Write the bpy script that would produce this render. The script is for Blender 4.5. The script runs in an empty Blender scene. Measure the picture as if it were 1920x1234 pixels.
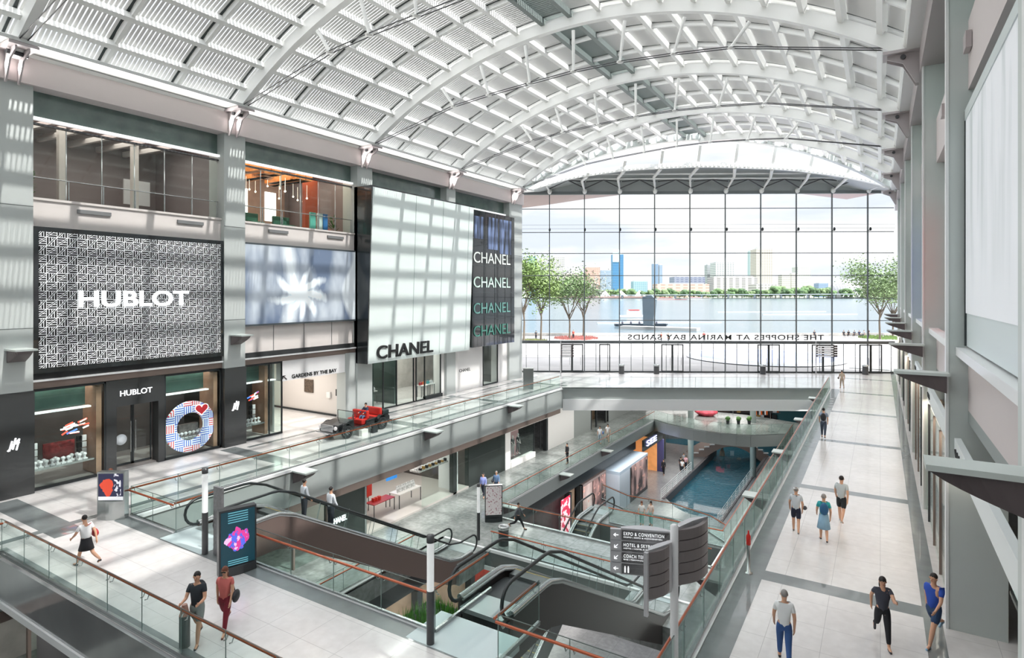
import bpy, bmesh, math, random
from math import sin, cos, pi, radians, sqrt, atan2
from mathutils import Vector, Matrix
random.seed(11)
S = bpy.context.scene
C = S.collection

# ---------------------------------------------------------------- camera
TH = atan2(690, 1117)
cd = bpy.data.cameras.new('camera'); cam = bpy.data.objects.new('camera', cd); C.objects.link(cam)
cam.location = (0, 0, 8.4); cam.rotation_euler = (pi / 2, 0, TH)
cd.sensor_width = 36; cd.lens = 1117 / 1920 * 36; cd.shift_y = -68 / 1920; cd.clip_end = 6000; cd.clip_start = 0.1
S.camera = cam

# ---------------------------------------------------------------- colour management
S.view_settings.view_transform = 'Standard'; S.view_settings.look = 'None'
S.view_settings.gamma = 1.0; S.view_settings.exposure = EXPOSURE = 0.25
S.view_settings.use_curve_mapping = False
try:
    S.cycles.max_bounces = 8; S.cycles.diffuse_bounces = 4; S.cycles.glossy_bounces = 3
    S.cycles.transparent_max_bounces = 24; S.cycles.transmission_bounces = 4
    S.cycles.sample_clamp_indirect = 6.0; S.cycles.caustics_reflective = False; S.cycles.caustics_refractive = False
except Exception:
    pass

def lin(c):
    if isinstance(c, str):
        c = [int(c[i:i + 2], 16) / 255 for i in (0, 2, 4)]
    return tuple((x / 12.92 if x <= 0.04045 else ((x + 0.055) / 1.055) ** 2.4) for x in c[:3]) + (1.0,)

# ---------------------------------------------------------------- world: bright cloudy sky
W = bpy.data.worlds.new('world'); S.world = W; W.use_nodes = True
nt = W.node_tree; nt.nodes.clear()
tc = nt.nodes.new('ShaderNodeTexCoord'); mp = nt.nodes.new('ShaderNodeMapping'); mp.inputs['Scale'].default_value = (1.6, 1.6, 7)
nz = nt.nodes.new('ShaderNodeTexNoise'); nz.inputs['Scale'].default_value = 2.3; nz.inputs['Detail'].default_value = 6
cr = nt.nodes.new('ShaderNodeValToRGB'); cr.color_ramp.elements[0].position = 0.40; cr.color_ramp.elements[1].position = 0.60
cr.color_ramp.elements[0].color = (0.72, 0.77, 0.86, 1); cr.color_ramp.elements[1].color = (1.0, 0.99, 0.985, 1)
bg = nt.nodes.new('ShaderNodeBackground'); bg.inputs['Strength'].default_value = WORLD_STRENGTH = 1.25
wo = nt.nodes.new('ShaderNodeOutputWorld')
nt.links.new(tc.outputs['Generated'], mp.inputs['Vector']); nt.links.new(mp.outputs['Vector'], nz.inputs['Vector'])
nt.links.new(nz.outputs['Fac'], cr.inputs['Fac']); nt.links.new(cr.outputs['Color'], bg.inputs['Color'])
# overcast-sky gradient: the zenith is several times brighter than the horizon
sz = nt.nodes.new('ShaderNodeSeparateXYZ'); nt.links.new(tc.outputs['Generated'], sz.inputs[0])
gr = nt.nodes.new('ShaderNodeMapRange'); gr.inputs['From Min'].default_value = 0.28; gr.inputs['From Max'].default_value = 0.8
gr.inputs['To Min'].default_value = 1.05; gr.inputs['To Max'].default_value = 5.6; gr.interpolation_type = 'SMOOTHSTEP'
nt.links.new(sz.outputs[2], gr.inputs['Value']); nt.links.new(gr.outputs['Result'], bg.inputs['Strength'])
nt.links.new(bg.outputs['Background'], wo.inputs['Surface'])

# ---------------------------------------------------------------- sun (from +X, through the louvred vault)
sd = bpy.data.lights.new('sun', 'SUN'); sd.energy = 9.5; sd.angle = radians(0.9); sd.color = (1.0, 0.975, 0.94)
sun = bpy.data.objects.new('sun', sd); C.objects.link(sun)
SUNDIR = Vector((cos(radians(50)), 0.05, sin(radians(50)))).normalized()
sun.rotation_euler = SUNDIR.to_track_quat('Z', 'Y').to_euler(); sun.location = (40, 10, 60)

def area(name, loc, size, energy, rot=(0, 0, 0), color=(1, 0.97, 0.93), sy=None):
    d = bpy.data.lights.new(name, 'AREA'); d.energy = energy; d.shape = 'RECTANGLE'; d.size = size; d.size_y = sy or size; d.color = color
    o = bpy.data.objects.new(name, d); C.objects.link(o); o.location = loc; o.rotation_euler = rot
    return o
# one added hall fill, then recessed lighting of lower malls and shop interiors (size x along X, y along Y)
area('hall_fill_left', (-29.9, 20, 17.6), 0.25, 2200, (0, radians(-80), 0), sy=60)  # invented fill strip under the left eave, added to brighten the right wall
area('mall_lamp_b1_left', (-23.4, 34, -2.1), 1.2, 1300, sy=60)
area('mall_lamp_b1_right', (-5.0, 45, -1.85), 2.0, 900, sy=44)
area('mall_lamp_b2_left', (-20.3, 44, -7.85), 2.5, 900, sy=50)
area('mall_lamp_b2_front', (-14.5, 20, -7.0), 8, 900, sy=12)
area('mall_lamp_b1_far', (-15, 70, -1.85), 12, 900, sy=8)
area('mall_lamp_far_quay', (-22, 84, -3), 14, 700, sy=8)
area('quay_lamp', (-19.8, 68, -7.2), 1.5, 160, sy=9)
area('shop_lamp_b1', (-29.5, 33, -2.2), 5, 420, sy=14, color=(1, .95, .88))
area('shop_lamp_l1', (-33.5, 35, 3.9), 5, 380, sy=12, color=(1, .96, .9))
area('corridor_lamp', (-34.5, 25.6, 3.5), 6, 240, sy=3, color=(1, .95, .88))
area('shop_lamp_watch', (-32.2, 15, 4.1), 2.5, 130, sy=8, color=(1, .93, .85))
area('lounge_lamp', (-33.5, 24.7, 16.6), 5, 420, sy=7.5, color=(1, .85, .7))
area('gallery_lamp', (-33.5, 15, 16.6), 5, 240, sy=7.5, color=(1, .88, .8))
area('shop_lamp_right', (1.76, 45, 4.28), 0.3, 900, sy=54, color=(1, .88, .74))
area('canal_lamp', (-15, 66, -7.9), 6, 260, sy=10, color=(.8, .95, 1))

# ---------------------------------------------------------------- materials
MATS = {}
def M(name, col=None, rough=0.5, metal=0.0, emit=None, es=1.0, coat=0.0, bump=None, var=0.0, vs=3.0, spec=0.5):
    if name in MATS: return MATS[name]
    m = bpy.data.materials.new(name); m.use_nodes = True; MATS[name] = m
    n = m.node_tree; b = n.nodes['Principled BSDF']
    c = lin(col or 'cccccc')
    b.inputs['Base Color'].default_value = c; b.inputs['Roughness'].default_value = rough
    b.inputs['Metallic'].default_value = metal; b.inputs['Coat Weight'].default_value = coat
    b.inputs['Specular IOR Level'].default_value = spec
    if emit:
        b.inputs['Emission Color'].default_value = lin(emit); b.inputs['Emission Strength'].default_value = es
    if var or bump:
        t = n.nodes.new('ShaderNodeTexCoord'); z = n.nodes.new('ShaderNodeTexNoise')
        z.inputs['Scale'].default_value = vs; z.inputs['Detail'].default_value = 4
        n.links.new(t.outputs['Object'], z.inputs['Vector'])
        if var:
            r = n.nodes.new('ShaderNodeValToRGB')
            r.color_ramp.elements[0].color = tuple(x * (1 - var) for x in c[:3]) + (1,)
            r.color_ramp.elements[1].color = tuple(min(1, x * (1 + var)) for x in c[:3]) + (1,)
            r.color_ramp.elements[0].position = .3; r.color_ramp.elements[1].position = .7
            n.links.new(z.outputs['Fac'], r.inputs['Fac']); n.links.new(r.outputs['Color'], b.inputs['Base Color'])
        if bump:
            u = n.nodes.new('ShaderNodeBump'); u.inputs['Strength'].default_value = bump; u.inputs['Distance'].default_value = .02
            n.links.new(z.outputs['Fac'], u.inputs['Height']); n.links.new(u.outputs['Normal'], b.inputs['Normal'])
    return m

def glass(name, tint=(0.93, 0.98, 0.97), refl=0.10):
    if name in MATS: return MATS[name]
    m = bpy.data.materials.new(name); m.use_nodes = True; MATS[name] = m
    n = m.node_tree; n.nodes.clear()
    t = n.nodes.new('ShaderNodeBsdfTransparent'); t.inputs['Color'].default_value = tint + (1,)
    g = n.nodes.new('ShaderNodeBsdfGlossy'); g.inputs['Roughness'].default_value = 0.02; g.inputs['Color'].default_value = (.95, 1, .98, 1)
    f = n.nodes.new('ShaderNodeLayerWeight'); f.inputs['Blend'].default_value = refl
    ma = n.nodes.new('ShaderNodeMath'); ma.operation = 'MULTIPLY_ADD'; ma.inputs[1].default_value = .8; ma.inputs[2].default_value = .02
    x = n.nodes.new('ShaderNodeMixShader'); o = n.nodes.new('ShaderNodeOutputMaterial')
    n.links.new(f.outputs['Fresnel'], ma.inputs[0]); n.links.new(ma.outputs[0], x.inputs[0])
    n.links.new(t.outputs[0], x.inputs[1]); n.links.new(g.outputs[0], x.inputs[2]); n.links.new(x.outputs[0], o.inputs['Surface'])
    return m

class E:
    """little expression wrapper over Math nodes"""
    def __init__(s, tree, sock): s.t = tree; s.s = sock
    def op(s, o, b=None, c=None):
        n = s.t.nodes.new('ShaderNodeMath'); n.operation = o
        s.t.links.new(s.s, n.inputs[0])
        for i, v in ((1, b), (2, c)):
            if v is None: continue
            if isinstance(v, E): s.t.links.new(v.s, n.inputs[i])
            else: n.inputs[i].default_value = v
        return E(s.t, n.outputs[0])
    def __add__(s, b): return s.op('ADD', b)
    def __sub__(s, b): return s.op('SUBTRACT', b)
    def __mul__(s, b): return s.op('MULTIPLY', b)
    def __truediv__(s, b): return s.op('DIVIDE', b)
    def fl(s): return s.op('FLOOR')
    def fr(s): return s.op('FRACT')
    def ab(s): return s.op('ABSOLUTE')
    def lt(s, b): return s.op('LESS_THAN', b)
    def gt(s, b): return s.op('GREATER_THAN', b)
    def mx(s, b): return s.op('MAXIMUM', b)
    def mn(s, b): return s.op('MINIMUM', b)
    def md(s, b): return s.op('FLOORED_MODULO', b)
    def sn(s): return s.op('SINE')

def mat_nodes(name):
    m = bpy.data.materials.new(name); m.use_nodes = True; MATS[name] = m
    t = m.node_tree; b = t.nodes['Principled BSDF']
    c = t.nodes.new('ShaderNodeTexCoord'); sx = t.nodes.new('ShaderNodeSeparateXYZ'); t.links.new(c.outputs['Object'], sx.inputs[0])
    return m, t, b, c, E(t, sx.outputs[0]), E(t, sx.outputs[1]), E(t, sx.outputs[2])
def mixc(t, fac, a, b_):
    n = t.nodes.new('ShaderNodeMix'); n.data_type = 'RGBA'
    if isinstance(fac, E): t.links.new(fac.s, n.inputs[0])
    else: n.inputs[0].default_value = fac
    for i, v in ((6, a), (7, b_)):
        if isinstance(v, (tuple, list)): n.inputs[i].default_value = v
        else: t.links.new(v, n.inputs[i])
    return n.outputs[2]
def noise(t, c, scale, detail=4, stretch=None):
    n = t.nodes.new('ShaderNodeTexNoise'); n.inputs['Scale'].default_value = scale; n.inputs['Detail'].default_value = detail
    if stretch:
        m = t.nodes.new('ShaderNodeMapping'); m.inputs['Scale'].default_value = stretch
        t.links.new(c.outputs['Object'], m.inputs['Vector']); t.links.new(m.outputs['Vector'], n.inputs['Vector'])
    else: t.links.new(c.outputs['Object'], n.inputs['Vector'])
    return E(t, n.outputs['Fac'])

def m_floor(name, c1, c2, joint, sx_, sy_, rough, coat=0.0, jw=0.012):
    m, t, b, c, X, Y, Z = mat_nodes(name)
    jx = (X / sx_).fr().lt(jw / sx_); jy = (Y / sy_).fr().lt(jw / sy_)
    n1 = noise(t, c, 0.5, 5); n2 = noise(t, c, 4, 6)
    col = mixc(t, (n1 * .6 + n2 * .4 - .35) * 3.0, lin(c1), lin(c2))
    col = mixc(t, jx.mx(jy), col, lin(joint))
    t.links.new(col, b.inputs['Base Color']); b.inputs['Roughness'].default_value = rough; b.inputs['Coat Weight'].default_value = coat
    b.inputs['Coat Roughness'].default_value = .08
    return m
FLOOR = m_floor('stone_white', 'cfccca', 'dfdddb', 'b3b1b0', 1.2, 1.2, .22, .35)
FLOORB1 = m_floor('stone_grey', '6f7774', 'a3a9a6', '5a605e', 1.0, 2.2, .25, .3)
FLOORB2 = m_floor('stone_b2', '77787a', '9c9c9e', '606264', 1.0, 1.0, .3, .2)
BAND = M('stone_dark', '767c7c', .22, coat=.4, var=.1, vs=2)
PLAZA = M('plaza_paving', '8f8c8b', .8, var=.12, vs=.3)
WHITE = M('white_steel', 'ecedea', .4)
LOUV = M('louvre_white', 'd2d2d0', .45)
PANEL = M('cladding_grey', 'b9bfbd', .45, var=.02, vs=.5)
PANEL2 = M('cladding_beige', 'd8d2ce', .5)
BEAM = M('beam_taupe', 'cfc6c5', .5)
FASCIA = M('fascia_grey', 'a9b0ae', .35, coat=.2)
TRIMW = M('trim_white', 'e6e8e8', .35)
BRONZE = M('bronze_trim', '857770', .35, metal=.3)
BROWN = M('escalator_brown', '80706a', .32, metal=.2)
BLACK = M('black_gloss', '22282a', .18, coat=.5)
DARK = M('dark_metal', '33383a', .35, metal=.3)
GUN = M('gunmetal', '4a4b4d', .3, metal=.3)
STEEL = M('stainless', 'b8bcbc', .25, metal=.9)
RAILC = M('copper_rail', 'a9532f', .3, metal=.35, coat=.3)
RUBBER = M('black_rubber', '23292a', .35)
MULL = M('mullion_grey', '5d6264', .4, metal=.3)
FINTOP = M('fin_top', 'c8d0cc', .4)
FIN = M('fin_dark', '5a5152', .45)
TAUPE = M('bracket_taupe', 'b2abac', .45)
GL = glass('glass_clear', (.94, .985, .97), .08)
GLR = glass('glass_rail', (.93, .98, .965), .04)
GLW = glass('glass_wall', (.97, .99, .99), .05)
GLS = glass('glass_shop', (.97, .98, .98), .015)
WTXT = M('sign_white', 'f2f4f6', .4, emit='f2f4f6', es=.9)
BTXT = M('sign_black', '202223', .4)

# ---------------------------------------------------------------- mesh builder
WORLDP = set()
def setp(o, parent):
    o.parent = parent
    if parent.name in WORLDP: o.matrix_parent_inverse = Matrix.Translation(-parent.location)
class MB:
    def __init__(s): s.v = []; s.f = []; s.m = []; s.sm = []
    def add(s, vs, fs, mi=0, smooth=False):
        o = len(s.v); s.v += [tuple(p) for p in vs]
        for f in fs: s.f.append(tuple(i + o for i in f)); s.m.append(mi); s.sm.append(smooth)
        return s
    def box(s, x0, x1, y0, y1, z0, z1, mi=0):
        return s.add([(x0, y0, z0), (x1, y0, z0), (x1, y1, z0), (x0, y1, z0), (x0, y0, z1), (x1, y0, z1), (x1, y1, z1), (x0, y1, z1)],
                     [(0, 3, 2, 1), (4, 5, 6, 7), (0, 1, 5, 4), (1, 2, 6, 5), (2, 3, 7, 6), (3, 0, 4, 7)], mi)
    def beam(s, a, b, w, h, up=(0, 0, 1), mi=0):
        a = Vector(a); b = Vector(b); d = (b - a).normalized(); up = Vector(up)
        r = d.cross(up)
        if r.length < 1e-4: r = d.cross(Vector((1, 0, 0)))
        r.normalize(); u = r.cross(d)
        r *= w / 2; u *= h / 2
        vs = [a - r - u, a + r - u, a + r + u, a - r + u, b - r - u, b + r - u, b + r + u, b - r + u]
        return s.add(vs, [(0, 1, 2, 3), (4, 7, 6, 5), (0, 4, 5, 1), (1, 5, 6, 2), (2, 6, 7, 3), (3, 7, 4, 0)], mi)
    def prism(s, poly, z0, z1, mi=0):
        n = len(poly)
        vs = [(x, y, z0) for x, y in poly] + [(x, y, z1) for x, y in poly]
        return s.add(vs, [tuple(range(n - 1, -1, -1)), tuple(range(n, 2 * n))] + [(i, (i + 1) % n, n + (i + 1) % n, n + i) for i in range(n)], mi)
    def extr(s, poly, off, mi=0):
        """closed 3D polygon extruded by vector off"""
        n = len(poly); off = Vector(off); A = [Vector(p) for p in poly]; B = [p + off for p in A]
        return s.add(A + B, [tuple(range(n - 1, -1, -1)), tuple(range(n, 2 * n))] + [(i, (i + 1) % n, n + (i + 1) % n, n + i) for i in range(n)], mi)
    def tube(s, pts, r, n=8, mi=0, closed=False, smooth=True):
        pts = [Vector(p) for p in pts]; k = len(pts); vs = []; fs = []
        pr = None
        for i, p in enumerate(pts):
            a = pts[i - 1] if (i > 0 or closed) else pts[i]; b = pts[(i + 1) % k] if (i < k - 1 or closed) else pts[i]
            d = (b - a).normalized()
            if pr is None:
                pr = d.cross(Vector((0, 0, 1)))
                if pr.length < 1e-3: pr = d.cross(Vector((1, 0, 0)))
            pr = (pr - d * pr.dot(d)).normalized(); q = d.cross(pr)
            rr = r[i] if isinstance(r, (list, tuple)) else r
            for j in range(n):
                a_ = 2 * pi * j / n; vs.append(p + pr * cos(a_) * rr + q * sin(a_) * rr)
        for i in range(k if closed else k - 1):
            for j in range(n):
                i2 = (i + 1) % k
                fs.append((i * n + j, i * n + (j + 1) % n, i2 * n + (j + 1) % n, i2 * n + j))
        s.add(vs, fs, mi, smooth)
        if not closed:
            s.add([vs[j] for j in range(n)], [tuple(range(n - 1, -1, -1))], mi); s.add([vs[(k - 1) * n + j] for j in range(n)], [tuple(range(n))], mi)
        return s
    def lathe(s, prof, c=(0, 0, 0), n=20, mi=0, smooth=True):
        vs = []; fs = []
        for r, z in prof:
            for j in range(n):
                a = 2 * pi * j / n; vs.append((c[0] + r * cos(a), c[1] + r * sin(a), c[2] + z))
        for i in range(len(prof) - 1):
            for j in range(n): fs.append((i * n + j, i * n + (j + 1) % n, (i + 1) * n + (j + 1) % n, (i + 1) * n + j))
        s.add(vs, fs, mi, smooth)
        s.add(vs[:n], [tuple(range(n - 1, -1, -1))], mi); s.add(vs[-n:], [tuple(range(n))], mi)
        return s
    def ell(s, c, r, n=12, k=8, mi=0, rot=None, jit=0.0):
        vs = []; fs = []
        R = rot or Matrix.Identity(3)
        for i in range(k + 1):
            for j in range(n):
                a = 2 * pi * j / n; b = pi * i / k
                q = 1 + (random.uniform(-jit, jit) if jit and 0 < i < k else 0)
                vs.append(Vector(c) + R @ Vector((r[0] * sin(b) * cos(a) * q, r[1] * sin(b) * sin(a) * q, r[2] * cos(b) * q)))
        for i in range(k):
            for j in range(n): fs.append((i * n + j, (i + 1) * n + j, (i + 1) * n + (j + 1) % n, i * n + (j + 1) % n))
        return s.add(vs, fs, mi, True)
    def build(s, name, mats, parent=None, loc=None, bevel=0.0):
        me = bpy.data.meshes.new(name)
        me.from_pydata(s.v, [], s.f)
        if not isinstance(mats, (list, tuple)): mats = [mats]
        for m in mats: me.materials.append(m)
        me.polygons.foreach_set('material_index', s.m); me.polygons.foreach_set('use_smooth', s.sm)
        me.update()
        o = bpy.data.objects.new(name, me); C.objects.link(o)
        if loc: o.location = loc
        if parent: setp(o, parent)
        if bevel:
            bm = o.modifiers.new('bevel', 'BEVEL'); bm.width = bevel; bm.segments = 2; bm.limit_method = 'ANGLE'
        return o

def tag(o, label=None, cat=None, group=None, kind=None):
    if label: o['label'] = label
    if cat: o['category'] = cat
    if group: o['group'] = group
    if kind: o['kind'] = kind
    return o
def empty(name, loc=(0, 0, 0), rz=0.0, label=None, cat=None, group=None, kind=None):
    o = bpy.data.objects.new(name, None); C.objects.link(o); o.empty_display_size = .2
    o.location = loc; o.rotation_euler = (0, 0, rz)
    return tag(o, label, cat, group, kind)
def wthing(name, loc, label, cat, group=None, kind=None):
    """an Empty at the thing's base whose parts are modelled in world coordinates"""
    o = empty(name, loc, 0, label, cat, group, kind); WORLDP.add(o.name); return o
def struct(name, mb, mat, parent=None):
    o = mb.build(name, mat, parent)
    if parent is None: o['kind'] = 'structure'
    return o
def box(name, x0, x1, y0, y1, z0, z1, mat, parent=None, bevel=0):
    return MB().box(x0, x1, y0, y1, z0, z1).build(name, mat, parent, bevel=bevel)
def sbox(name, x0, x1, y0, y1, z0, z1, mat): return struct(name, MB().box(x0, x1, y0, y1, z0, z1), mat)
def copy_tree(o, parent=None):
    c = o.copy(); C.objects.link(c)
    if parent: c.parent = parent
    for ch in list(CH.get(o.name, [])) or [x for x in C.objects if x.parent == o]:
        copy_tree(ch, c)
    return c
CH = {}

PEND_T = []
def text(name, s, org, right, up, width, height, mat, parent=None, depth=.02, bold=.0, label=None, spacing=1.0):
    cu = bpy.data.curves.new(name, 'FONT'); cu.body = s; cu.extrude = 0.02; cu.offset = bold; cu.space_character = spacing
    o = bpy.data.objects.new(name, cu); C.objects.link(o)
    PEND_T.append((o, Vector(org), Vector(right).normalized(), Vector(up).normalized(), width, height, mat, parent, depth, label))
PEND_S = []
def skinobj(name, vs, es, rs, mat, parent, sub=1):
    me = bpy.data.meshes.new(name); me.from_pydata([tuple(v) for v in vs], es, [])
    o = bpy.data.objects.new(name, me); C.objects.link(o); o.parent = parent
    mo = o.modifiers.new('s', 'SKIN'); mo.use_smooth_shade = True
    sk = me.skin_vertices[0].data if me.skin_vertices else None
    if sk is None:
        bpy.context.view_layer.objects.active = o
    sv = o.data.skin_vertices[0].data
    for i, r in enumerate(rs): sv[i].radius = (r, r) if not isinstance(r, tuple) else r; sv[i].use_root = (i == 0)
    su = o.modifiers.new('u', 'SUBSURF'); su.levels = sub; su.render_levels = sub
    PEND_S.append((o, mat))
    return o
def finish_pending():
    dg = bpy.context.evaluated_depsgraph_get(); dg.update()
    out = []
    for o, mat in PEND_S:
        out.append((o, bpy.data.meshes.new_from_object(o.evaluated_get(dg)), mat))
    for o, me, mat in out:
        o.modifiers.clear(); me.materials.clear(); me.materials.append(mat)
        me.polygons.foreach_set('use_smooth', [True] * len(me.polygons)); o.data = me
    tx = [(r, bpy.data.meshes.new_from_object(r[0].evaluated_get(dg))) for r in PEND_T]
    for (o, org, ri, up, w, h, mat, parent, depth, label), me in tx:
        if not me.vertices: continue
        x0 = min(v.co.x for v in me.vertices); x1 = max(v.co.x for v in me.vertices)
        y0 = min(v.co.y for v in me.vertices); y1 = max(v.co.y for v in me.vertices)
        nn = ri.cross(up)
        for v in me.vertices:
            a = (v.co.x - x0) / (x1 - x0) * w; b = (v.co.y - y0) / (y1 - y0) * h; c = v.co.z / .02 * depth / 2
            v.co = org + ri * a + up * b + nn * c
        me.materials.clear(); me.materials.append(mat); me.update()
        nm = o.name; cu = o.data; bpy.data.objects.remove(o); bpy.data.curves.remove(cu)
        n = bpy.data.objects.new(nm, me); C.objects.link(n)
        if parent: setp(n, parent)
        if label: n['label'] = label
# ================================================================ hall shell
XL = -30.5; XR = 1.45
def ywall(x): return 53.87 + (x + 32.94) * 0.5826          # plane of the end glass wall
WD = Vector((1, .5826, 0)).normalized(); WN = Vector((.5826, -1, 0)).normalized()   # along / towards the camera
def yb(x): return 47.2 + (x + 23.9) * 0.5976               # edge of the far bridge (level 1)

# ---- floors of level 1
f = MB()
f.box(-44, -23.9, -15, 40, -1.7, 0); f.box(-23.9, 4.5, 7.6, 11.5, -1.35, 0)
f.box(-3.65, 4.5, 11.5, 58, -1.7, 0)
f.prism([(-44, 40), (-23.9, 40), (-23.9, yb(-23.9)), (-3.65, yb(-3.65)), (-3.65, 58), (4.5, 58), (4.5, ywall(4.5)), (-44, ywall(-44))], -1.7, 0)
floor1 = struct('floor', f, FLOOR)
b = MB()
h = .004
b.box(-3.65, -2.95, 11.5, 59, 0, h); b.box(.95, 1.35, 5, 76, 0, h); b.box(-24.0, -3.65, 10.95, 11.5, 0, h); b.box(-24.5, -3.65, 7.6, 7.95, 0, h)
for k in range(0, 8):
    y = 9.1 + 9.6 * k
    if k > 0: b.box(-2.95, .95, y + .1 * (k > 1), y + .65, 0, h * .5)
for y, w in ((9.1, .95), (18.8, .9), (28.5, .85), (38.2, .7), (47.9, .7)):
    b.box(-29.9, -24, y, y + w, 0, h * .5)
b.box(-25.25, -24.9, -10, 50, 0, h); b.box(-29.35, -29.05, 20, 52, 0, h)
b.build('inlay_band', BAND, floor1)
for x in (-20.95, -9.85):       # pale landing plates before the two escalators
    box('landing_floor', x, x + 2.4, 11.0, 12.4, -.3, .008, M('landing_teal', 'c3d2d3', .25), floor1)
# fascias (edge cladding) of the level 1 slabs
fa = MB()
fa.box(-23.9, -23.8, -15, yb(-23.9), -1.75, -.02)
fa.box(-3.75, -3.65, 11.6, yb(-3.7), -1.75, -.02)
struct('trim_17', MB().box(-23.9, 4.5, 7.5, 7.6, -1.35, -.02), M('fascia_gloss', 'a5a7a8', .12, metal=.55, var=.25, vs=.25)); fa.box(-23.8, -3.75, 11.5, 11.6, -1.35, -.02)  # pale and dark patches of the near fascia: reflections painted as colour variation
struct('trim_1', fa, FASCIA)
d = Vector((19.95, 11.92, 0)); n_ = Vector((11.92, -19.95, 0)).normalized()
A = Vector((-23.9, yb(-23.9), 0)); B = Vector((-3.7, yb(-3.7), 0))
fb = MB()
fb.extr([A + Vector((0, 0, 0)), B, B + Vector((0, 0, -1.0)), A + Vector((0, 0, -1.0))], n_ * .12)
fb.extr([A + Vector((0, 0, -1.0)), B + Vector((0, 0, -1.0)), B + Vector((0, 0, -1.95)), A + Vector((0, 0, -1.95))], n_ * .3, 1)
struct('trim_2', fb, [FASCIA, TRIMW])
tb = MB(); tb.box(-24.4, -23.75, -15, 46.5, -2.1, -1.76); tb.box(-25.4, -24.5, -15, 46.5, -2.05, -1.76)
struct('trim_3', tb, BRONZE)
tw = MB(); tw.box(-24, 4.5, 7.44, 7.52, -1.5, -1.3); tw.box(-23.9, -23.72, 11.6, 47, -.1, .03); tw.box(-3.82, -3.6, 11.6, 58.9, -.1, .03); tw.box(-24, -21, 11.46, 11.6, -.1, .03)
tw.box(-18.6, -9.4, 11.46, 11.62, -.1, .03); tw.box(-7.5, -3.7, 11.46, 11.62, -.1, .03)
struct('trim_4', tw, TRIMW)
# underside panels
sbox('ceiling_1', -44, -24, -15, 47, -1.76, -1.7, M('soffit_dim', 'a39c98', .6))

# ---- level B1
f = MB()
f.box(-40, -21.8, -15, 74, -7.1, -6); f.box(-21.8, -7.4, 27.8, 32.0, -7.1, -6); f.box(-22, -18.9, 25.3, 27.8, -7.1, -6.0); f.box(-10.2, -7.4, 25.3, 27.8, -7.1, -6)
f.box(-7.4, 4.5, 12, 76, -7.1, -6); f.box(-16.6, -7.4, 34.7, 37.5, -7.0, -6)
cv = [(-21.8, 65.8), (-19.9, 64.5), (-18.3, 63.8), (-16.7, 63.3), (-15.3, 63.05), (-13.9, 63.0), (-12.4, 63.2), (-11.1, 63.6), (-9.4, 65.0), (-7.4, 66.6)]
f.prism(cv + [(-7.4, 72.6), (-13.4, 74.3), (-20.1, 74.0), (-21.8, 73.8)], -7.1, -6)
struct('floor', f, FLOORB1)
tr = MB()
tr.box(-21.86, -21.68, 32, 65.5, -6.1, -5.95); tr.box(-21.8, -7.3, 27.66, 27.82, -6.1, -5.95); tr.box(-21.7, -7.3, 31.98, 32.14, -6.1, -5.95)
tr.box(-7.56, -7.38, 32, 66, -6.1, -5.95); tr.box(-22, -21.8, -10, 25, -6.1, -5.95)
struct('trim_5', tr, TRIMW)
fb = MB()
fb.box(-21.8, -21.7, 32, 65.7, -7.12, -6.1); fb.box(-7.5, -7.4, 32, 66, -7.12, -6.1)
struct('trim_6', fb, FASCIA)
fb = MB(); fb.box(-21.7, -7.4, 27.7, 27.8, -7.12, -6.1); fb.box(-21.7, -7.4, 31.9, 32.05, -7.12, -6.1); fb.box(-16.6, -7.4, 34.6, 34.72, -7.35, -6)
fb.box(-21.7, -7.4, 27.62, 27.72, -7.12, -6.9, 1); struct('trim_7', fb, [M('fascia_dark', '5c6462', .35, coat=.3), TRIMW])
tr = MB()
for p, q in zip(cv, cv[1:]): tr.beam((p[0], p[1], -6.56), (q[0], q[1], -6.56), .15, 1.14)
struct('trim_8', tr, FASCIA)

# ---- level B2 and canal
f = MB()
f.box(-40, -18.2, -15, 80, -12.6, -12); f.box(-18.2, -12.1, -15, 54.2, -12.6, -12); f.box(-12.1, 4.5, -15, 80, -12.6, -12)
AT = lambda d, l: (-sin(TH) * d + cos(TH) * l, cos(TH) * d + sin(TH) * l)
f.prism([AT(86, -20), AT(86, 60), AT(130, 60), AT(130, -20)], -12.7, -12)
f.prism([(-18.2, 54.2), (-12.1, 54.2), (-12.1, 55.6), (-13.6, 55.2), (-15.2, 55.4), (-16.6, 56.4), (-18.2, 58.5)], -12.6, -12)
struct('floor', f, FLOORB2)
fb = MB()
fb.box(-18.4, -18.1, 58, 80, -13.2, -11.95); fb.box(-12.2, -11.9, 54.6, 80, -13.2, -11.95)
struct('trim_9', fb, M('canal_stone', '6c6668', .6))
m, t, bsdf, c, X, Y, Z = mat_nodes('canal_water')
bsdf.inputs['Base Color'].default_value = lin('0f5f72'); bsdf.inputs['Roughness'].default_value = .05; bsdf.inputs['Coat Weight'].default_value = .6
nz = t.nodes.new('ShaderNodeTexNoise'); nz.inputs['Scale'].default_value = 3.2; nz.inputs['Detail'].default_value = 5; nz.inputs['Distortion'].default_value = .8
bu = t.nodes.new('ShaderNodeBump'); bu.inputs['Strength'].default_value = .9; bu.inputs['Distance'].default_value = .12
t.links.new(c.outputs['Object'], nz.inputs['Vector']); t.links.new(nz.outputs['Fac'], bu.inputs['Height']); t.links.new(bu.outputs['Normal'], bsdf.inputs['Normal'])
w = MB().prism([(-18.2, 54), (-12.1, 54), (-12.1, 80), (4.5, 80), (4.5, 97), (-40, 97), (-40, 80), (-18.2, 80)], -13.1, -12.7).build('canal_water', m)
tag(w, 'teal rippling water of the indoor canal on the lowest level', 'water', kind='stuff')

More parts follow.
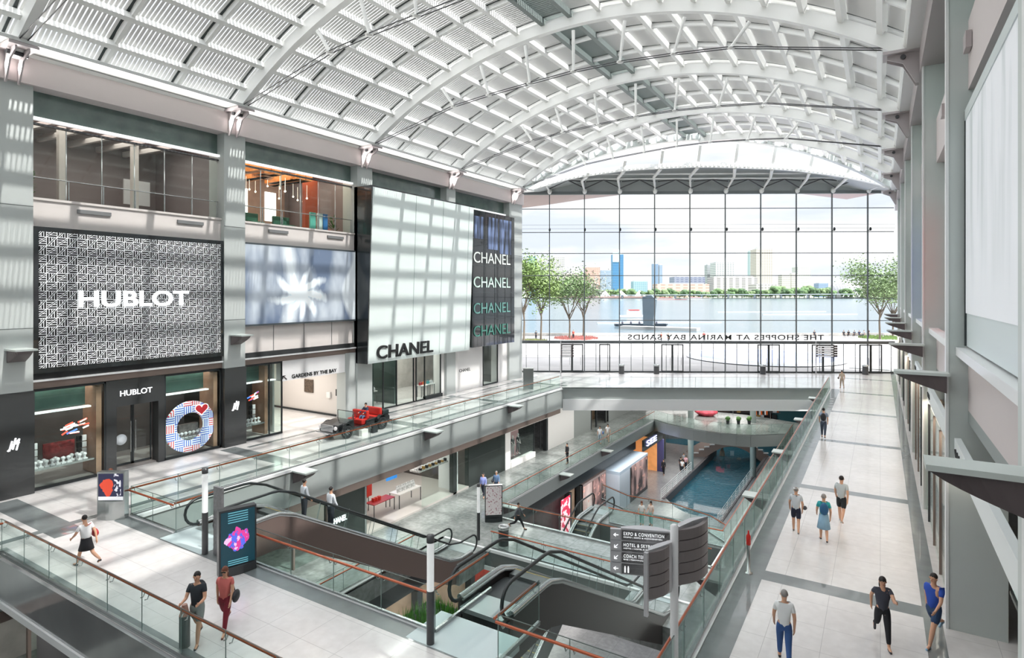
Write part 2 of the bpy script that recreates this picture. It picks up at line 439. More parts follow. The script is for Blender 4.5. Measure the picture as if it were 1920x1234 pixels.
# ---- outer walls of the lower levels
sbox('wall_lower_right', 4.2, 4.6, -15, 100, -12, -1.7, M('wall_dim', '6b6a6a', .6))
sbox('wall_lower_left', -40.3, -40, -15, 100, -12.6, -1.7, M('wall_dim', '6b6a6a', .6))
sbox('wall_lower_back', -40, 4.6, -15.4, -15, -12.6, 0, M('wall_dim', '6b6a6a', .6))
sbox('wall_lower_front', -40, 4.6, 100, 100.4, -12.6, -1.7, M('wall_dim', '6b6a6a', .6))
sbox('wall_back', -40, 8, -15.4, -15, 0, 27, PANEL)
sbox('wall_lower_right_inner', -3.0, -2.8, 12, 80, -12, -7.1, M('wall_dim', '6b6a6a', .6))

# ================================================================ left wall
PILY = [(-.15, 1.05), (9.5, 10.7), (19.25, 20.5), (28.9, 30.3), (38.7, 39.9), (48.4, 50.8)]
pl = MB()
for a, b_ in PILY: pl.box(-31.6, -30.2, a, b_, 0, 17.1)
struct('wall_left_pillar', pl, PANEL)
bm_ = MB(); bm_.box(-31.6, -30.0, -15, 50.8, 17.05, 18.15); struct('wall_left_beam', bm_, BEAM)
pn = MB()
seam = MB()
for a, b_ in PILY:
    for z in (6.9, 12.0): seam.box(-30.21, -30.19, a, b_, z, z + .03)
struct('trim_10', seam, M('seam', '6b7070', .7))
BAYS = [(1.05, 9.5), (10.7, 19.25), (20.5, 28.9), (30.3, 38.7), (39.9, 48.4)]
for i, (a, b_) in enumerate(BAYS):
    zo = 12.45
    pn.box(-31.2, -30.5, a, b_, 11.2, zo); pn.box(-31.2, -30.42, a, b_, zo - .1, zo)
    pn.box(-31.2, -30.6, a, b_, 4.3, 11.2)
struct('wall_left_panel', pn, PANEL2)
for i, (a, b_) in enumerate(BAYS):
    w = wthing('window_%d' % (i + 1), (-30.9, a, 12.45), None, None, kind='structure')
    box('header_glass', -31.0, -30.85, a, b_, 15.95, 17.05, M('glass_green', '5d6f6a', .15, coat=.6, var=.15, vs=1.5), w)
    box('light_strip', -30.84, -30.6, a, b_, 15.8, 15.92, M('strip_white', 'eef3f0', .4, emit='ffffff', es=.6), w)
    box('frame_rail', -30.9, -30.7, a, b_, 15.6, 15.68, GUN, w)
    n = 6
    for k in range(n):
        y0 = a + (b_ - a) * k / n
        box('glass_joint', -30.83, -30.79, y0 - .015, y0 + .015, 12.5, 15.7, M('joint_light', 'd5dcda', .3), w)
        MB().box(-30.82, -30.80, y0 + .02, y0 + (b_ - a) / n - .02, 12.5, 15.7).build('glass_pane', GL, w)
    g = MB().tube([(-30.7, a + .05, 13.35), (-30.7, b_ - .05, 13.35)], .025, 6)
    for k in range(n + 1):
        y0 = a + .1 + (b_ - a - .2) * k / n; g.tube([(-30.72, y0, 12.45), (-30.72, y0, 13.35)], .03, 6)
    g.build('handrail', STEEL, w)
    for k, f0 in enumerate((.2, .72)):
        box('air_vent', -30.49, -30.40, a + (b_ - a) * f0, a + (b_ - a) * (f0 + .16), 11.95, 12.12, M('vent_grey', '77797a', .5), w)
# rooms behind the upper openings
rm = MB()
rm.box(-38.2, -38, -15, 51, 12.2, 17.2); rm.box(-38, -31, -15, 51, 12.1, 12.3, 1); rm.box(-38, -31, -15, 51, 16.9, 17.1, 1)
for y in (9.9, 19.7, 29.4, 39.2): rm.box(-38, -31.3, y, y + .2, 12.3, 16.9)
struct('wall_upper_rooms', rm, [M('room_taupe', '8f8586', .6, var=.08, vs=.6), M('room_ceiling', 'b7afae', .6)])
# columns and beams in the gallery room of bay 2
for y in (13.2, 16.6): tag(box('round_column', -34.6, -34.3, y, y + .3, 12.3, 16.9, PANEL2), 'slim pale column inside the taupe gallery %s' % ('nearer the empty end' if y < 14 else 'beside the white screen'), 'column')
tag(MB().box(-36.2, -36.1, 17.0, 18.4, 13.4, 14.8).build('hanging_screen', M('screen_pale', 'd9dadc', .5)), 'white projection screen hanging in the taupe gallery', 'screen')
for k in range(6):
    y = 11.3 + k * 1.4
    struct('trim_11', MB().beam((-31.3, y, 16.5), (-37.8, y - .5, 16.5), .18, .3), M('beam_white', 'cfcac8', .5))

# lower part of the wall: black plinth cladding on pillars, bronze lintel
pb = MB()
for i, (a, b_) in enumerate(PILY[:3]): pb.box(-31.6, -30.12, a - .02, b_ + .02, 0, 4.3)
struct('wall_left_cladding', pb, M('clad_black', '3d3f40', .28, coat=.35, metal=.2))
lt = MB(); lt.box(-31.2, -30.38, -15, 30.3, 4.32, 4.62); lt.box(-30.5, -30.3, -15, 30.3, 4.62, 4.7, 1); lt.box(-31.2, -30.42, -15, 30.3, 4.7, 4.98, 2)
struct('trim_12', lt, [BRONZE, TRIMW, M('black_band', '2b2d2e', .5)])
# end part of wall beyond the last pillar, and closing walls at ground level
sbox('wall_left_shop_back', -44.2, -44, -15, 52, 0, 12.2, PANEL2)
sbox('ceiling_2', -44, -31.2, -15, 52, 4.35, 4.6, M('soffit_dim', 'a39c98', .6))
sbox('wall_left_end', -44, -30.5, 50.8, 51.2, 0, 17.1, PANEL)

# ================================================================ right wall
RP = [(-.9, .2), (8.75, 9.55), (18.4, 19.2), (28.1, 28.9), (37.8, 38.6), (47.5, 48.3), (57.2, 58.0), (66.9, 67.7)]
pr = MB()
for a, b_ in RP: pr.box(1.45, 2.62, a, b_, 0, 18.1)
struct('wall_right_pillar', pr, M('pillar_grey', 'c6cecb', .45, var=.03, vs=.5))
ed = MB()
for a, b_ in RP: ed.box(1.40, 1.46, a - .02, a + .25, 0, 18.1)
struct('trim_13', ed, TRIMW)
wb = MB()
for (a0, a), (b0, b1) in zip(RP, RP[1:]):
    wb.box(1.85, 4.3, a, b0, 5.5, 6.95); wb.box(1.85, 2.4, a, b0, 13.4, 15.1); wb.box(2.3, 2.5, a, b0, 6.95, 13.4, 1)
    wb.box(1.85, 4.3, a, b0, 5.2, 5.5, 2)
struct('wall_right_panel', wb, [BEAM, M('recess_white', 'c3cbc9', .4), M('sill_grey', '8e9694', .5)])
rb = MB(); rb.box(1.35, 4.4, -15, 76, 17.2, 18.2); rb.box(2.2, 4.4, -15, 76, 15.1, 17.2, 1)
struct('wall_right_beam', rb, [M('beam_dk', 'a39b9b', .5), M('glass_green2', '9fb0ab', .2)])
ld = MB()
for (a0, a), (b0, b1) in zip(RP, RP[1:]): ld.box(1.6, 1.9, a + .05, b0 - .02, 6.85, 7.05)
struct('trim_14', ld, TRIMW)
sbox('wall_right_outer', 4.4, 4.7, -15, 76, 0, 27, PANEL)
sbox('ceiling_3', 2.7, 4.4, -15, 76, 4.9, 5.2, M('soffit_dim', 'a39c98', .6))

# ================================================================ vault
R0 = 26.3; XC = -14.3; ZC = 18.1 + 5.05 - R0
A0 = math.asin(15.55 / R0)
NP = 20
def vp(a, r=R0): return XC + r * sin(a), ZC + r * cos(a)
ANG = [-A0 + 2 * A0 * i / NP for i in range(NP + 1)]
def yend(x): return ywall(x) - 6.0
RS_ = R0 + .42
Y0 = -12
vault = struct('ceiling', MB().box(-31.3, -28.8, Y0, 50.8, 18.3, 18.45).box(.9, 2.0, Y0, 71, 18.2, 18.5), M('eave_white', 'd3d5d3', .45))
ARY = [-9.5 + 9.7 * k for k in range(9)]      # .2, 9.9, 19.6, 29.3 ...
def arc_beam(y, r, w, hh, name, mat, a_from=None):
    pts = []
    n = 60
    for i in range(n + 1):
        a = -A0 + 2 * A0 * i / n
        x, z = vp(a, r)
        if y <= yend(x): pts.append((a, x, z))
    if len(pts) < 3: return
    mb = MB(); V = []
    for a, x, z in pts:
        dx, dz = sin(a) * hh / 2, cos(a) * hh / 2
        V += [(x - dx, y - w / 2, z - dz), (x - dx, y + w / 2, z - dz), (x + dx, y + w / 2, z + dz), (x + dx, y - w / 2, z + dz)]
    F = []
    for i in range(len(pts) - 1):
        for j in range(4): F.append((i * 4 + j, i * 4 + (j + 1) % 4, i * 4 + 4 + (j + 1) % 4, i * 4 + 4 + j))
    F += [(3, 2, 1, 0), tuple(4 * (len(pts) - 1) + j for j in range(4))]
    mb.add(V, F); return mb.build(name, mat, vault)
GAPSHADE = M('shadow_gap_dark', '2f3636', .6)  # shade beside arches and rafters, put in as dark strips
for k, y in enumerate(ARY):
    arc_beam(y, R0 + .05, .34, .62, 'main_arch', WHITE); arc_beam(y - .32, RS_ + .16, .16, .08, 'shadow_gap_strip', GAPSHADE)
    for q in (1, 2): arc_beam(y + 9.7 * q / 3, RS_ + .05, .16, .34, 'rafter', WHITE); arc_beam(y + 9.7 * q / 3 - .17, RS_ + .16, .15, .08, 'shadow_gap_strip', GAPSHADE)
for i, a in enumerate(ANG):
    x, z = vp(a, RS_ - .08)
    up = (sin(a), 0, cos(a))
    ridge = i in (9, 10)
    MB().beam((x, Y0, z), (x, yend(x), z), .24 if not ridge else .26, .34, up).build('purlin', WHITE if not ridge else M('ridge_grey', '7c8683', .5), vault)
# louvres: strips between purlins, blades run along the arch direction
for i in range(NP):
    a0, a1 = ANG[i], ANG[i + 1]
    ra = RS_ + .14
    x0, z0 = vp(a0, ra); x1, z1 = vp(a1, ra); am = (a0 + a1) / 2
    nn = Vector((sin(am), 0, cos(am)))
    ye = min(yend(x0), yend(x1)) if True else 0
    mb = MB(); y = Y0; k = 0
    while y < ye:
        u = Vector((0, -cos(radians(14)) * .062, 0)) + nn * sin(radians(14)) * .062
        v = Vector((0, sin(radians(14)), 0)) * .008 + nn * cos(radians(14)) * .008
        P0 = Vector((x0, y, z0)); P1 = Vector((x1, y, z1))
        vs = [P0 - u - v, P0 + u - v, P0 + u + v, P0 - u + v, P1 - u - v, P1 + u - v, P1 + u + v, P1 - u + v]
        mb.add(vs, [(0, 1, 2, 3), (4, 7, 6, 5), (0, 4, 5, 1), (1, 5, 6, 2), (2, 6, 7, 3), (3, 7, 4, 0)])
        y += .18
    mb.build('louvre_strip', LOUV if i != 9 else M('louvre_grey', '8d9693', .5), vault)
# king posts, tie rods, brackets
KN = [(-22.34, 19.87), (-19.73, 20.11), (-16.92, 20.28), (-14.17, 20.42), (-11.5, 20.4), (-8.68, 20.22), (-5.95, 19.95)]
for k, y in enumerate(ARY):
    if y > 50: continue
    cab = MB(); nodes = [(-29.6, 18.25)] + KN + [(1.0, 18.36)]
    for dy in (-.13, .13):
        cab.tube([(x, y + dy, z) for x, z in nodes], .028, 5)
    cab.build('tie_rod', GUN, vault)
    if y > 5:
        for j, (x, z) in enumerate(KN):
            a = math.asin((x + (-1.0 + j * .33) * 1.0 - XC) / R0) if abs((x - XC) / R0) < 1 else 0
            xt, zt = vp(a, R0 - .5)
            MB().tube([(xt, y, zt), (x, y, z + .05)], [.10, .075], 8).ell((x, y, z), (.2, .22, .07), 8, 5).build('king_post', WHITE, vault)
for k, y in enumerate(ARY):
    for sx, xw in ((1, -30.0), (-1, 1.35)):
        if sx == 1 and y > 50: continue
        mb = MB()
        for dy in (-.22, .22):
            mb.extr([(xw, y + dy - .03, 18.15), (xw + sx * 1.1, y + dy - .03, 18.2), (xw + sx * 1.1, y + dy - .03, 18.0), (xw + sx * .55, y + dy - .03, 17.75), (xw + sx * .12, y + dy - .03, 16.9), (xw, y + dy - .03, 16.9)], (0, .06, 0))
        mb.box(min(xw, xw + sx * 1.25), max(xw, xw + sx * 1.25), y - .5, y + .5, 18.15, 18.27)
        mb.tube([(xw + sx * .55, y - .35, 18.0), (xw + sx * .55, y + .35, 18.0)], .1, 8, 1)
        mb.build('arch_bracket', [TAUPE, GUN], vault)
eb = MB()
eb.tube([(-29.5, Y0, 18.55), (-29.5, 50, 18.55)], .16, 8); eb.tube([(.95, Y0, 18.55), (.95, 70, 18.55)], .16, 8)
eb.build('eave_tube', WHITE, vault)

# ================================================================ end gable and glass wall
def wp(s, z, o=0.0): # s metres along wall from x=-32.94, o towards camera
    p = Vector((-32.94, 53.87, 0)) + WD * s + WN * o; return Vector((p.x, p.y, z))
def ss(x): return (x + 32.94) / WD.x
prof = [(-33.2, 19.37), (-29.8, 21.44), (-26.4, 23.0), (-21.5, 24.2), (-16.7, 24.5), (-11.9, 24.13), (-7.1, 22.86), (-2.4, 21.16), (1.4, 19.47)]
low = [(-33.2, 19.2), (-28.3, 21.0), (-23.0, 21.9), (-16.7, 22.2), (-9.5, 21.85), (-4.7, 21.1), (1.4, 19.4)]
def interp(tab, x):
    for (a, za), (b_, zb) in zip(tab, tab[1:]):
        if a <= x <= b_: return za + (zb - za) * (x - a) / (b_ - a)
    return tab[0][1] if x < tab[0][0] else tab[-1][1]
def sm(tab, x): return (interp(tab, x - 1.2) + interp(tab, x) + interp(tab, x + 1.2)) / 3
OFF = 3.0
def vz(x): return ZC + sqrt(max(0, RS_ ** 2 - (x - XC) ** 2))
def lz(x): return 8.4 + (sm(low, x) - 8.4) * .948
g1 = MB(); g2 = MB(); g3 = MB(); g4 = MB()
xs = [-32.9 + 34.3 * i / 60 for i in range(61)]
for xa, xb in zip(xs, xs[1:]):
    if xa > -30: g1.beam((xa, yend(xa), vz(xa) - .1), (xb, yend(xb), vz(xb) - .1), .5, .7)
    g2.beam(wp(ss(xa), lz(xa) - .25, OFF), wp(ss(xb), lz(xb) - .25, OFF), .35, .5)
    za, zb = max(lz(xa) - .1, 18.95), max(lz(xb) - .1, 18.95)
    wa, wb_ = max(19.0, min(20.7, lz(xa) - .6)), max(19.0, min(20.7, lz(xb) - .6))
    g3.add([wp(ss(xa), za, OFF), wp(ss(xb), zb, OFF), wp(ss(xb), wb_, .1), wp(ss(xa), wa, .1), wp(ss(xa), za + .12, OFF), wp(ss(xb), zb + .12, OFF), wp(ss(xb), wb_ + .15, .1), wp(ss(xa), wa + .15, .1)],
           [(0, 1, 2, 3), (7, 6, 5, 4), (0, 4, 5, 1), (3, 2, 6, 7)])
    g3.add([wp(ss(xa), 19.0, .1), wp(ss(xb), 19.0, .1), wp(ss(xb), wb_ + .1, .1), wp(ss(xa), wa + .1, .1)], [(0, 1, 2, 3)], 1)
for j in range(90):
    xa = -32.2 + 33 * j / 90
    g4.beam(wp(ss(xa), lz(xa) - .2, OFF + .2), wp(ss(xa + .18), lz(xa + .18) - .2, OFF + .2), .08, .36)
    if j % 2 == 0 and xa > -29: g4.beam((xa, yend(xa) - .3, vz(xa) - .1), (xa + .2, yend(xa + .2) - .3, vz(xa + .2) - .1), .08, .5)
gab = struct('wall_far_gable', g1, M('arch_grey', 'c4cbc8', .4))
g2.build('lower_arch', WHITE, gab); g3.build('soffit', [M('soffit_far', 'b5bab9', .5), M('frieze_far', 'a9aeae', .5)], gab); g4.build('light_fin', TRIMW, gab)
MS = [3.68 * k - .0 for k in range(12)]      # mullion stations
for k, s in enumerate(MS[1:11]):
    x = -32.94 + s * WD.x
    if -27 < x < -3.5:
        MB().beam(wp(s, lz(x), OFF), wp(s, vz(x) - .4, OFF + .8), .28, .28).build('clerestory_post', WHITE, gab)
    zl = lz(x) - .5
    mb = MB()
    mid = wp(s + (.5 if x > -16 else -.5) * .8, (zl + 19.2) / 2 + .25, OFF * .55)
    mb.tube([wp(s, zl, OFF), mid, wp(s, 19.0, .35)], [.17, .15, .08], 8).ell(wp(s, 19.05, .35), (.25, .25, .3), 8, 6)
    mb.build('roof_strut', WHITE, gab)
    for d_ in (-1, 1):
        s2 = s + d_ * 3.68 / 2
        MB().tube([wp(s, 19.3, .7), wp(s2, 20.0, 1.6), wp(s + d_ * 3.6, 19.9, 1.2)], .06, 6).build('cross_brace', GUN, gab)
MB().beam(wp(0, 20.1, 1.6), wp(39.3, 20.1, 1.6), .12, .12).build('brace_rail', WHITE, gab)
MB().beam(wp(0, 20.5, 2.0), wp(39.3, 20.5, 2.0), .12, .12).build('brace_rail', WHITE, gab)
# glazing
gw = struct('wall_far_frame', MB().beam(wp(-.3, 18.9, .1), wp(39.8, 18.9, .1), .3, .3), M('frame_grey', '6c7273', .4))
ZT = [3.2, 5.5, 7.83, 10.2, 12.55, 14.77, 17.25]
for z in ZT[1:]: MB().beam(wp(0, z, .05), wp(39.5, z, .05), .1, .07).build('transom', MULL, gw)
MB().beam(wp(0, 3.2, .1), wp(39.5, 3.2, .1), .35, .3).build('door_beam', MULL, gw)
MB().beam(wp(0, .08, .05), wp(39.5, .08, .05), .15, .14).build('sill_rail', DARK, gw)
for s in MS:
    MB().beam(wp(s, 0, .1), wp(s, 18.9, .1), .09, .16, WN).build('mullion', MULL, gw)
for k in range(11):
    MB().beam(wp(MS[k] + 1.84, 3.2, 0), wp(MS[k] + 1.84, 3.21, 0), 3.6, .02)
for k in range(11):
    MB().add([wp(MS[k], .1, 0), wp(MS[k + 1], .1, 0), wp(MS[k + 1], 18.9, 0), wp(MS[k], 18.9, 0)], [(0, 1, 2, 3)]).build('glass_pane', GLW, gw)
for s in [MS[k] + q * 3.68 / 3 for k in range(11) for q in (1, 2)]:
    MB().beam(wp(s, .1, .03), wp(s, 3.1, .03), .05, .06, WN).build('door_mullion', MULL, gw)
# steel masts in front of the mullions
for s in MS[1:11]:
    x = -32.94 + s * WD.x
    MB().tube([wp(s, 14.9, .1), wp(s, 14.9, .55)], .05, 6).ell(wp(s, 15.0, .6), (.12, .12, .2), 6, 5).build('spot_arm', DARK, gw)
MB().tube([wp(0, 15.1, .6), wp(39.3, 15.1, .6)], .012, 4).build('cable', GUN, gw)
MB().tube([wp(0, 15.5, .6), wp(39.3, 15.5, .6)], .012, 4).build('cable', GUN, gw)
for di, (s0, n) in enumerate(((4.9, 2), (8.9, 1), (15.4, 2), (25.4, 2), (31.0, 2), (35.9, 2))):
    d_ = empty('door_%d' % (di + 1), tuple(wp(s0, 0)), 0, kind='structure'); WORLDP.add(d_.name)
    for k in range(n):
        a = s0 + k * 1.15
        mb = MB()
        mb.beam(wp(a + .05, .05, .2), wp(a + .05, 2.95, .2), .1, .09, WN); mb.beam(wp(a + 1.1, .05, .2), wp(a + 1.1, 2.95, .2), .1, .09, WN)
        mb.beam(wp(a, 2.95, .2), wp(a + 1.15, 2.95, .2), .1, .12); mb.beam(wp(a, .12, .2), wp(a + 1.15, .12, .2), .1, .2)
        dd = mb.build('door_leaf', DARK, d_)
        MB().beam(wp(a + .9, .8, .3), wp(a + .9, 1.6, .3), .04, .04, WN).build('handle', STEEL, dd)
text('sign_letters', 'THE SHOPPES AT MARINA BAY SANDS', wp(ss(-4.9), 3.42, -.25), -WD, (0, 0, 1), 18.05 / WD.x * .98, .56, BTXT, gw, .06, .008, spacing=1.15)
# ================================================================ left wall: screens, shopfronts
Yd = (0, 1, 0); Zd = (0, 0, 1)
# tally-mark pattern screen
m, t, bs, c, X, Y, Z = mat_nodes('tally_pattern')
cs = .385
u = Y / cs; v = Z / cs
fu = u.fr(); fv = v.fr(); par = (u.fl() + v.fl()).md(2.0).gt(.5)
A_ = fu * (par * -1.0 + 1.0) + fv * par          # coordinate across the bars
B_ = fv * (par * -1.0 + 1.0) + fu * par          # coordinate along the bars
bars = ((A_ * 4.0).fr() - .5).ab().lt(.36)
inside = (B_ - .5).ab().lt(.47)
dg_ = ((A_ - B_ * .8 - .1)).ab()
white_d = dg_.lt(.13); black_d = dg_.lt(.06)
ink = (bars * inside * (white_d * -1.0 + 1.0)).mx(black_d * inside)
col = mixc(t, ink, lin('dfe1e3'), lin('0c0d0e'))
t.links.new(col, bs.inputs['Base Color']); t.links.new(col, bs.inputs['Emission Color']); bs.inputs['Emission Strength'].default_value = .22; bs.inputs['Roughness'].default_value = .5
sc = wthing('advertising_screen', (-30.3, 15, 5), 'large wall screen with black and white tally-mark pattern above watch shop', 'screen')
box('screen_frame', -30.42, -30.22, 10.72, 19.22, 4.98, 11.2, BLACK, sc); box('screen_face', -30.22, -30.2, 10.9, 19.05, 5.2, 11.0, m, sc)
text('screen_lettering', 'HUBLOT', (-30.19, 12.35, 7.74), Yd, Zd, 4.95, .77, WTXT, sc, .04, .028, 'bold white capital letters across the pattern')

# flower screen
m, t, bs, c, X, Y, Z = mat_nodes('flower_picture')
dy = Y - 24.4; dz = Z - 8.3
ang = t.nodes.new('ShaderNodeMath'); ang.operation = 'ARCTAN2'; t.links.new(dz.s, ang.inputs[0]); t.links.new(dy.s, ang.inputs[1]); an = E(t, ang.outputs[0])
rr = (dy * dy * .6 + dz * dz).op('SQRT')
pet = ((an * 9.0 + rr * 2.0).sn() * .35 + 1.25) * 1.25
nn1 = noise(t, c, .55, 3, (1, 1, .5)); nn2 = noise(t, c, 2.2, 5, (1, 2, .4))
flower = (pet - rr + nn2 * .9 - .45) * 1.3
flower = flower.mx(0.0).mn(1.0)
stem = ((Y - 23.6 - (Z - 7).sn() * .25).ab() * -1.3 + 1.0 + nn2 * .5 - .25).mx(0.0).mn(.8)
side = ((Y - 27.9 - (Z * 1.3).sn() * .5) * 2.0).mx(0.0).mn(.75)
f_ = flower.mx(stem).mx(side).mx((nn1 - .42) * 2.2).mx(0.0).mn(1.0)
col = mixc(t, f_, lin('66758c'), lin('e9f1f4'))
t.links.new(col, bs.inputs['Base Color']); t.links.new(col, bs.inputs['Emission Color']); bs.inputs['Emission Strength'].default_value = .25; bs.inputs['Roughness'].default_value = .35
sc = wthing('advertising_screen', (-30.3, 24.7, 6.5), 'wide wall screen showing pale blue and white flower petals', 'screen')
box('screen_frame', -30.48, -30.36, 20.55, 28.9, 6.5, 11.25, M('screen_rim', '5b6468', .4), sc); box('screen_face', -30.36, -30.34, 20.6, 28.85, 6.6, 11.15, m, sc)
for y in (22.6, 24.8, 27.0): box('panel_joint', -30.585, -30.575, y, y + .03, 5.0, 6.5, M('seam', '6b7070', .7))['kind'] = 'structure'

# watch shop under the screen ------------------------------------------------
PRODUCT = [M('prod_%s' % k, v, .4) for k, v in dict(red='a3262c', white='e8e8ea', blue='3358b8', pink='d98aa0', teal='4aa0a6', gold='b08a4a', black='222325', orange='d8682c').items()]
shop = wthing('watch_shop', (-31, 15, 0), 'black-framed watch boutique with glazed display windows below tally-mark screen', 'shop')
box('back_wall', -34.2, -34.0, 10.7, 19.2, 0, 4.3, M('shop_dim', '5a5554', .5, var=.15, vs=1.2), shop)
box('shop_floor', -34, -30.6, 10.7, 19.2, .0, .06, M('shop_floor_grey', '8c8886', .3, coat=.2), shop)
for a, b_ in ((13.55, 14.0), (15.9, 16.2)):
    box('front_panel', -31.0, -30.4, a, b_, 0, 4.3, BLACK if 0 else M('clad_black', '3d3f40', .28), shop)
fr = MB()
fr.box(-31.0, -30.4, 14.0, 15.9, 3.05, 4.3)
fr.build('door_header', M('clad_black', '3d3f40', .28), shop)
text('shop_lettering', 'HUBLOT', (-30.38, 14.14, 3.52), Yd, Zd, 1.45, .26, WTXT, shop, .03, .006, 'white shop name over the door')
for a, b_ in ((10.75, 13.55), (16.2, 19.2)):
    w = MB(); w.box(-30.5, -30.42, a, b_, 0, .12); w.box(-30.5, -30.42, a, b_, 4.2, 4.3); w.box(-30.5, -30.42, a, a + .07, 0, 4.3); w.box(-30.5, -30.42, b_ - .07, b_, 0, 4.3)
    wf = w.build('window_frame', DARK, shop)
    box('glass_pane', -30.47, -30.45, a + .07, b_ - .07, .12, 4.2, GL, wf)
    box('display_shelf', -31.3, -30.7, a + .1, b_ - .35, .75, .83, STEEL, shop)
    box('light_rail', -31.2, -30.9, a + .1, b_ - .4, 3.15, 3.22, M('strip_white', 'eef3f0', .4), shop)
    box('upper_panel', -31.3, -31.25, a + .1, b_ - .5, 3.25, 4.15, M('green_pane', '4d6a62', .2, var=.25, vs=1.4), shop)
    box('side_panel', -31.9, -30.6, b_ - .32, b_ - .1, 0.1, 4.1, M('wood_tan', 'a5826c', .5, var=.1, vs=4), shop)
for k, (a, b_) in enumerate(((14.05, 14.95), (14.97, 15.85))):
    dr = MB(); dr.box(-31.0, -30.95, a, b_, .1, .2); dr.box(-31, -30.95, a, b_, 2.95, 3.05); dr.box(-31, -30.95, a, a + .06, .1, 3.0); dr.box(-31, -30.95, b_ - .06, b_, .1, 3.0)
    dd = dr.build('door', DARK, shop); box('glass_pane', -30.98, -30.97, a + .06, b_ - .06, .2, 2.95, GL, dd)
    MB().tube([(-30.88, (b_ - .1) if k == 0 else a + .1, .7), (-30.88, (b_ - .1) if k == 0 else a + .1, 2.2)], .025, 6).build('door_handle', STEEL, dd)
MB().lathe([(.001, 0), (.26, .0), (.26, .02), (.001, .02)], (0, 0, 0), 24).build('door_sticker', M('sticker_white', 'e6eef4', .5), shop, None)
st = [o for o in C.objects if o.name.startswith('door_sticker')][-1]; st.matrix_parent_inverse = Matrix.Identity(4); st.location = (.03, -.55, 1.35); st.rotation_euler = (0, pi / 2, 0)
# hashed monogram on the black pillars
def mono(y, parent, lab):
    mb = MB()
    for dy, z0, z1 in ((-.12, 1.95, 2.35), (.0, 2.0, 2.45), (.12, 1.95, 2.4)):
        mb.beam((-30.1, y + dy - .03, z0), (-30.1, y + dy + .07, z1), .05, .07, (1, 0, 0))
    mb.beam((-30.1, y - .2, 1.95), (-30.1, y + .2, 2.4), .05, .05, (1, 0, 0)); mb.beam((-30.1, y - .1, 2.18), (-30.1, y + .2, 2.25), .05, .05, (1, 0, 0))
    o = mb.build('wall_emblem', WTXT); tag(o, lab, 'emblem')
mono(10.0, None, 'white hatched emblem on black pillar cladding nearest the empty kiosk')
mono(19.85, None, 'white hatched emblem on black pillar between the two watch windows')
# window items: watch stands, neon sculpture, ring display
def stand(x, y, z, mat, lab, i):
    o = MB().box(-.09, .09, -.09, .09, 0, .05).lathe([(.05, .05), (.05, .16), (.09, .2), (.09, .26), (.02, .3)], (0, 0, 0), 8).build('watch_stand', mat)
    o.location = (x, y, z); tag(o, lab, 'watch stand', 'watch stands in the boutique windows'); return o
ws = None
for a in [11.0 + .21 * k for k in range(11)] + [16.7 + .21 * k for k in range(10)]:
    for x, z in ((-31.15, .83), (-30.9, .83)):
        if random.random() < .25: continue
        if ws is None: ws = stand(x, a, z, PRODUCT[1], 'small white watch stand on boutique window shelf', 0)
        else:
            o = ws.copy(); C.objects.link(o); o.location = (x, a, z)
for k, (y, z, s_) in enumerate(((11.1, 1.15, .4), (13.0, 1.15, .4))):
    o = wthing('photo_tower', (-31.4, y, .83), 'grey tower of small picture tiles on the %s end of shelf' % ('pillar' if k == 0 else 'door'), 'display')
    for q in range(6):
        mb = MB().box(-31.5, -31.4, y - .2 + .2 * (q % 2), y - .02 + .2 * (q % 2), .95 + .3 * (q // 2), 1.2 + .3 * (q // 2)); mb.build('picture_tile', PRODUCT[1 if q % 2 else 6], o)
tag(box('red_display_panel', -31.5, -31.42, 11.5, 12.7, 1.0, 1.7, M('red_panel', '7c2a2c', .4, var=.4, vs=5)), 'dark red patterned panel behind the window shelf', 'display panel')
nb = MB()
random.seed(3)
for k in range(16):
    y0 = 11.9 + random.uniform(0, 1.0); z0 = 2.15 + (y0 - 11.9) * .25 + random.uniform(-.15, .25)
    nb.beam((-30.9, y0, z0), (-30.9, y0 + random.uniform(.15, .45), z0 + random.uniform(-.03, .14)), .04, .06, mi=random.choice([0, 1, 2]))
tag(nb.build('neon_lettering', [M('neon_blue', '4f7fe0', .4, emit='5f90ff', es=1.0), M('neon_red', 'd94a3c', .4, emit='ff6650', es=1.0), M('neon_white', 'ffffff', .4, emit='ffffff', es=1.0)]), 'blue and red neon scribble hanging in boutique window', 'neon sign')
# ring display: striped round artwork with hole
m, t, bs, c, X, Y, Z = mat_nodes('ring_stripes')
qa = (Y * 2.2).fl(); qb = (Z * 2.4).fl(); pr_ = (qa + qb).md(2.0).gt(.5)
st1 = (Z * 9.0).fr() * (pr_ * -1 + 1) + (Y * 9.0).fr() * pr_
col = mixc(t, st1.gt(.55), lin('eef2fb'), lin('3f5fc4')); hn = ((qa * 7.3 + qb * 3.1).sn()).gt(.45) * st1.gt(.55)
col = mixc(t, hn, col, lin('cf3d43'))
t.links.new(col, bs.inputs['Base Color']); t.links.new(col, bs.inputs['Emission Color']); bs.inputs['Emission Strength'].default_value = .35
rg = MB(); n = 40; V = []
for k in range(n):
    a = 2 * pi * k / n
    for r_, xx in ((1.32, -30.62), (.72, -30.62), (.72, -30.75), (1.32, -30.75)):
        V.append((xx, 17.65 + r_ * cos(a) * 1.0, 1.42 + r_ * sin(a)))
F = []
for k in range(n):
    k2 = (k + 1) % n
    for j in range(4): F.append((k * 4 + j, k2 * 4 + j, k2 * 4 + (j + 1) % 4, k * 4 + (j + 1) % 4))
rg.add(V, F)
o = wthing('ring_display', (-30.7, 17.65, .1), 'large round display ring of blue, white and red stripes in window', 'display'); rg.build('striped_ring', m, o)
hp = []
